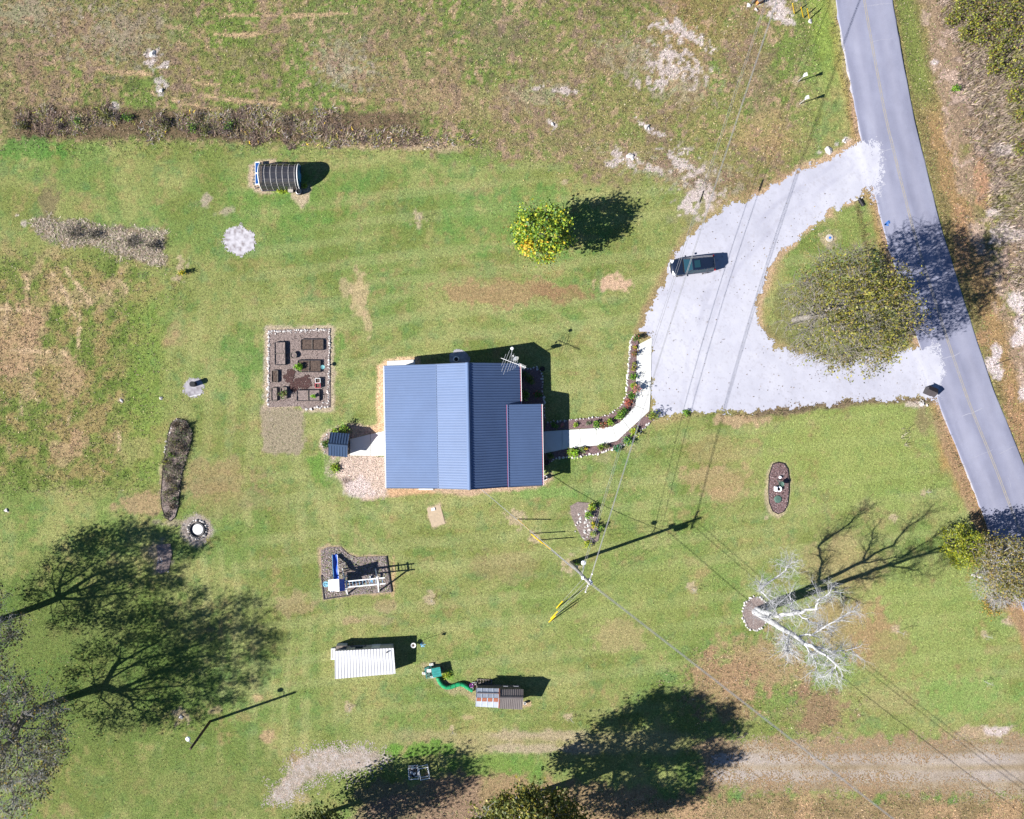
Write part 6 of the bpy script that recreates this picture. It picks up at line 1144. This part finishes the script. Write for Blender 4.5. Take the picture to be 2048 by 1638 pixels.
# ------------------------------------------------------------------ grass and weeds (uncountable)
for poly in (GRAVELPAD, [(1088,862),(1092,846)]+NBED[2:], SBED): block(poly)
def grass(name, label, n, blades, hr_, wr, lean, dens, seed, colf=None, shade=(.6, 1.6), lo=(-60, -50), hi=(60, 50), cat='grass', free=False):
    rs = np.random.RandomState(seed); x = rs.uniform(lo[0], hi[0], n); y = rs.uniform(lo[1], hi[1], n); px = x*S+1024; py = 819-y*S
    i = np.clip(((x-X0)/.1).astype(int), 0, BL.shape[1]-1); j = np.clip(((y-Y0)/.1).astype(int), 0, BL.shape[0]-1)
    k = (free | ~BL[j, i]) & (rs.uniform(size=n) < dens(px, py)); x, y, px, py = x[k], y[k], px[k], py[k]; n = len(x)
    ii = np.clip(np.round((x-X0)/RS).astype(int)+len(ext), 0, TG.shape[1]-1); jj = np.clip(np.round((y-Y0)/RS).astype(int)+len(ext), 0, TG.shape[0]-1)
    c = TG[jj, ii]; zb = Z[jj, ii]
    if colf is not None: c = colf(c, px, py, rs)
    x = np.repeat(x, blades)+rs.normal(size=n*blades)*wr*.9; y = np.repeat(y, blades)+rs.normal(size=n*blades)*wr*.9; zb = np.repeat(zb, blades); c = np.repeat(c*rs.uniform(.75, 1.3, (n, 1)), blades, 0)*rs.uniform(*shade, (n*blades, 1)); m_ = n*blades
    h = rs.uniform(*hr_, m_); a = rs.uniform(0, 6.283, m_); b = a+1.57+rs.normal(size=m_)*.3; w_ = wr*rs.uniform(.6, 1.3, m_); l = h*lean*rs.uniform(.4, 1.4, m_)
    P = np.stack([x, y, zb-.01], -1); wv = np.stack([np.cos(b)*w_, np.sin(b)*w_, 0*w_], -1); tp_ = P+np.stack([np.cos(a)*l, np.sin(a)*l, h], -1)
    V = np.stack([P-wv, P+wv, tp_], 1).reshape(-1, 3); F = np.arange(3*m_).reshape(m_, 3)
    return tag(ob(name, big(name, V, F, np.repeat(c, 3, 0)), M['blade']), label, cat, None, 'stuff')
def fieldm(px, py): return np.clip(sst(330, 270, py-np.where(px > 860, (px-860)*.16, 0))*(px < 1640)+sst(360, 230, px+(fbm(px, py, 60, 3)-.5)*150)*sst(470, 540, py)*sst(1010, 960, py)+(px > np.interp(py, [p[1] for p in ROADC], [p[0] for p in ROADC])+60)*1.0+sst(1570, 1610, py)*(px > 850)+.8*sst(1.15, .75, np.hypot((px-1540)/190, (py-1370)/100)+(fbm(px, py, 40, 6)-.5)*.9), 0, 1)
def lcol(c, px, py, rs):
    n = len(c); A = np.array([C(176, 172, 116), C(108, 146, 66), C(88, 134, 84), C(182, 162, 126), C(134, 160, 88), C(70, 92, 44)]); k = rs.choice(6, n, p=[.22, .2, .14, .12, .2, .12]); return np.where(rs.uniform(size=(n, 1)) < .34, c*.35+A[k]*.65, c)
grass('lawn_grass', 'short mown lawn grass around the house', 380000, 2, (.025, .065), .05, 1.6, lambda px, py: 1-.8*fieldm(px, py), 1, lcol, (.45, 2.2))
def fcol(c, px, py, rs):
    n = len(c); A = np.array([C(164, 142, 122), C(132, 116, 106), C(196, 172, 142), C(112, 136, 66), C(96, 128, 62), C(190, 176, 160), C(92, 82, 70)]); k = rs.choice(7, n, p=[.17, .1, .18, .23, .17, .05, .1]); return np.where(rs.uniform(size=(n, 1)) < .55, c*.3+A[k]*.7, c)
grass('field_grass', 'rough dry field grass and weeds beyond the lawn', 230000, 3, (.05, .14), .045, 1.3, lambda px, py: fieldm(px, py)*.95, 2, fcol, (.5, 2.3))
def wstrip(px, py):
    yc = 248+(px-440)*.014; return np.clip(sst(28, 15, np.abs(py-yc)+(fbm(px, py, 50, 4)-.5)*46)*sst(20, 60, px)*sst(700, 600, px)+.45*sst(24, 10, np.abs(py-274-(px-640)*.02)+(fbm(px, py, 24, 4)-.5)*26)*sst(580, 660, px)*sst(1010, 780, px), 0, 1)
def wcol(c, px, py, rs):
    n = len(c); A = np.array([(.13,.09,.075),(.17,.125,.095),(.06,.045,.035),(.09,.11,.03),(.16,.16,.03),(.22,.18,.13),(.20,.18,.18),(.45,.32,.03)]); cl = np.clip(fbm(px, py, 26, 3)*1.6-.3, 0, 1); k = np.where(rs.uniform(size=n) < cl, rs.choice(3, n), rs.choice([1, 3, 4, 5, 6], n)); k = np.where(rs.uniform(size=n) < .012, 7, k); return A[k]
grass('weed_strip', 'tall dried weeds along the old fence row above the lawn', 80000, 4, (.06, .42), .035, 1.2, lambda px, py: wstrip(px, py)*(.10+.75*sst(.35, .6, fbm(px, py, 13, 7, 3))), 3, wcol, (.9, 2.6), (-56, 27), (0, 34), 'weeds')
mound_ = [(62,440),(75,432),(130,438),(185,450),(240,455),(300,462),(325,468),(327,528),(300,524),(240,510),(200,492),(150,492),(105,480),(80,470)]
def mcol(c, px, py, rs): A = np.array([(.22,.185,.15),(.28,.24,.20),(.13,.105,.085),(.10,.12,.04)]); return A[rs.choice(4, len(c), p=[.33,.3,.2,.17])]*1.9
grass('weed_mound', 'matted dead weeds on the long mound in the left lawn', 9000, 4, (.04, .2), .03, 1.8, lambda px, py: (sdf(mound_, px, py)+(fbm(px, py, 16, 4)-.5)*26+dith(px, 16) > 0)*1.0, 4, mcol, (.6, 1.4), (-53, 14), (-37, 22), 'weeds')
def rcol_(c, px, py, rs): A = np.array([(.19,.155,.13),(.13,.105,.09),(.24,.20,.17),(.11,.12,.035),(.17,.18,.03)]); k = rs.choice(5, len(c), p=[.33,.27,.2,.12,.08]); return c*.5+A[k]*.9
grass('tall_roadside_grass', 'tall dry leaning grass in the scrub east of the road', 26000, 4, (.2, .7), .045, 1.0, lambda px, py: sst(92, 125, dline(ROADC, px, py)-ROADW+(fbm(px, py, 40, 5)-.5)*50)*(px > 1800)*(py < 900)*.9, 5, rcol_, (.6, 1.4), (40, -8), (60, 46), 'weeds')
def vcol(c, px, py, rs): A = np.array([(.15,.11,.07),(.09,.085,.035),(.12,.13,.035)]); return c*.5+A[rs.choice(3, len(c))]*.5
def verge(px, py):
    d = sdf(DRIVE, px, py); a = sst(-16, -4, d)*(d < 2)*(py > 785)*sst(1330, 1360, px); b = sst(9, 4, np.abs(px-(1716+(py-420)*.24)))*(py > 400)*(py < 520); r = np.abs(dline(ROADC, px, py)-ROADW-9); return np.clip(a+b+.5*sst(12, 4, r), 0, 1)
grass('verge_weeds', 'brownish weeds along the drive edge, ditch and road verge', 60000, 3, (.08, .3), .035, .8, verge, 6, vcol, (.6, 1.4), (15, -20), (60, 46), 'weeds')
def scat(name, label, n, fn, size, cols, seed, cat):
    rs = np.random.RandomState(seed); p = fn(rs, n); c = np.stack([(p[:, 0]-1024)/S, (819-p[:, 1])/S, np.full(len(p), p[:, 2] if False else .03)], -1); c[:, 2] = p[:, 2]
    V, F, cc = leaves(c, size, pick(cols, [1]*len(cols), len(c), rs), rs, 1.2, .8); tag(ob(name, big(name, V, F, cc), M['leaf']), label, cat, None, 'stuff')
def dl_(rs, n):
    x = rs.uniform(1290, 1860, n); y = rs.uniform(380, 830, n); k = (sdf(DRIVE, x, y) > 2) & (rs.uniform(size=n) < .25+.75*np.exp(-np.hypot(x-1640, y-700)/140)); return np.stack([x[k], y[k], np.full(k.sum(), .05)], -1)
scat('fallen_leaves', 'scattered fallen leaves on the gravel drive', 1500, dl_, .055, [(.16,.11,.07),(.22,.17,.10),(.10,.08,.06)], 9, 'leaves')
def ml_(rs, n): x = rs.uniform(536, 660, n); y = rs.uniform(658, 815, n); return np.stack([x, y, np.full(n, .10)], -1)
scat('bark_chips', 'pale bark chips strewn over the vegetable plot', 1500, ml_, .045, [(.26,.20,.17),(.12,.08,.07),(.35,.30,.28)], 10, 'chips')
def pl_(rs, n): x = rs.uniform(640, 786, n); y = rs.uniform(1094, 1198, n); k = sdf(PLAYBED, x, y) > 1; return np.stack([x[k], y[k], np.full(k.sum(), .085)], -1)
scat('play_mulch', 'grey wood chips and weeds over the play area', 3600, pl_, .06, [(.28,.25,.25),(.17,.14,.15),(.17,.21,.06),(.38,.35,.34)], 12, 'chips')
def ol_(rs, n): x = rs.uniform(1536, 1578, n); y = rs.uniform(924, 1028, n); k = sdf(OVALBED, x, y) > 1; return np.stack([x[k], y[k], np.full(k.sum(), .13)], -1)
scat('oval_bed_chips', 'reddish bark chips over the oval bed', 1100, ol_, .05, [(.24,.16,.16),(.10,.06,.06),(.32,.25,.26)], 13, 'chips')
def nb_(rs, n):
    x = rs.uniform(650, 775, n); y = rs.uniform(905, 1002, n); k = sdf(MULCH_W, x, y)+(fbm(x, y, 14, 5)-.5)*12 > 0; return np.stack([x[k], y[k], np.full(k.sum(), .03)], -1)
scat('pale_mulch', 'pale sun-bleached mulch beside the back walk', 2200, nb_, .038, [(.54,.46,.40),(.44,.36,.31),(.24,.18,.15),(.60,.54,.48)], 14, 'chips')

def bcol(c, px, py, rs): A = np.array([(.12,.09,.08),(.20,.17,.14),(.06,.05,.045),(.09,.13,.035),(.26,.23,.20)]); return A[rs.choice(5, len(c), p=[.3, .22, .2, .16, .12])]*1.5
grass('dead_stems', 'tangle of dead stems filling the long overgrown bed', 26000, 3, (.12, .5), .03, 1.0, lambda px, py: .45*(fbm(px, py, 14, 8) > .42)*(sdf(LONGBED, px, py) > 2)*sst(1030, 940, py+(fbm(px, py, 20, 3)-.5)*60), 21, bcol, (.7, 1.7), (-38, -13), (-34, 0), 'weeds', True)
def lt_(rs, n): x = rs.normal(0, 1, n); y = rs.normal(0, 1, n); k = rs.randint(0, 3, n); cx = np.array([1085, 1660, 80])[k]; cy = np.array([470, 560, 1420])[k]; sx = np.array([45, 60, 110])[k]; return np.stack([cx+x*sx, cy+y*sx, np.full(n, .05)], -1)
scat('leaf_litter', 'fallen leaves on the grass under the trees', 2200, lt_, .05, [(.30,.20,.06),(.22,.13,.07),(.38,.28,.08)], 19, 'leaves')
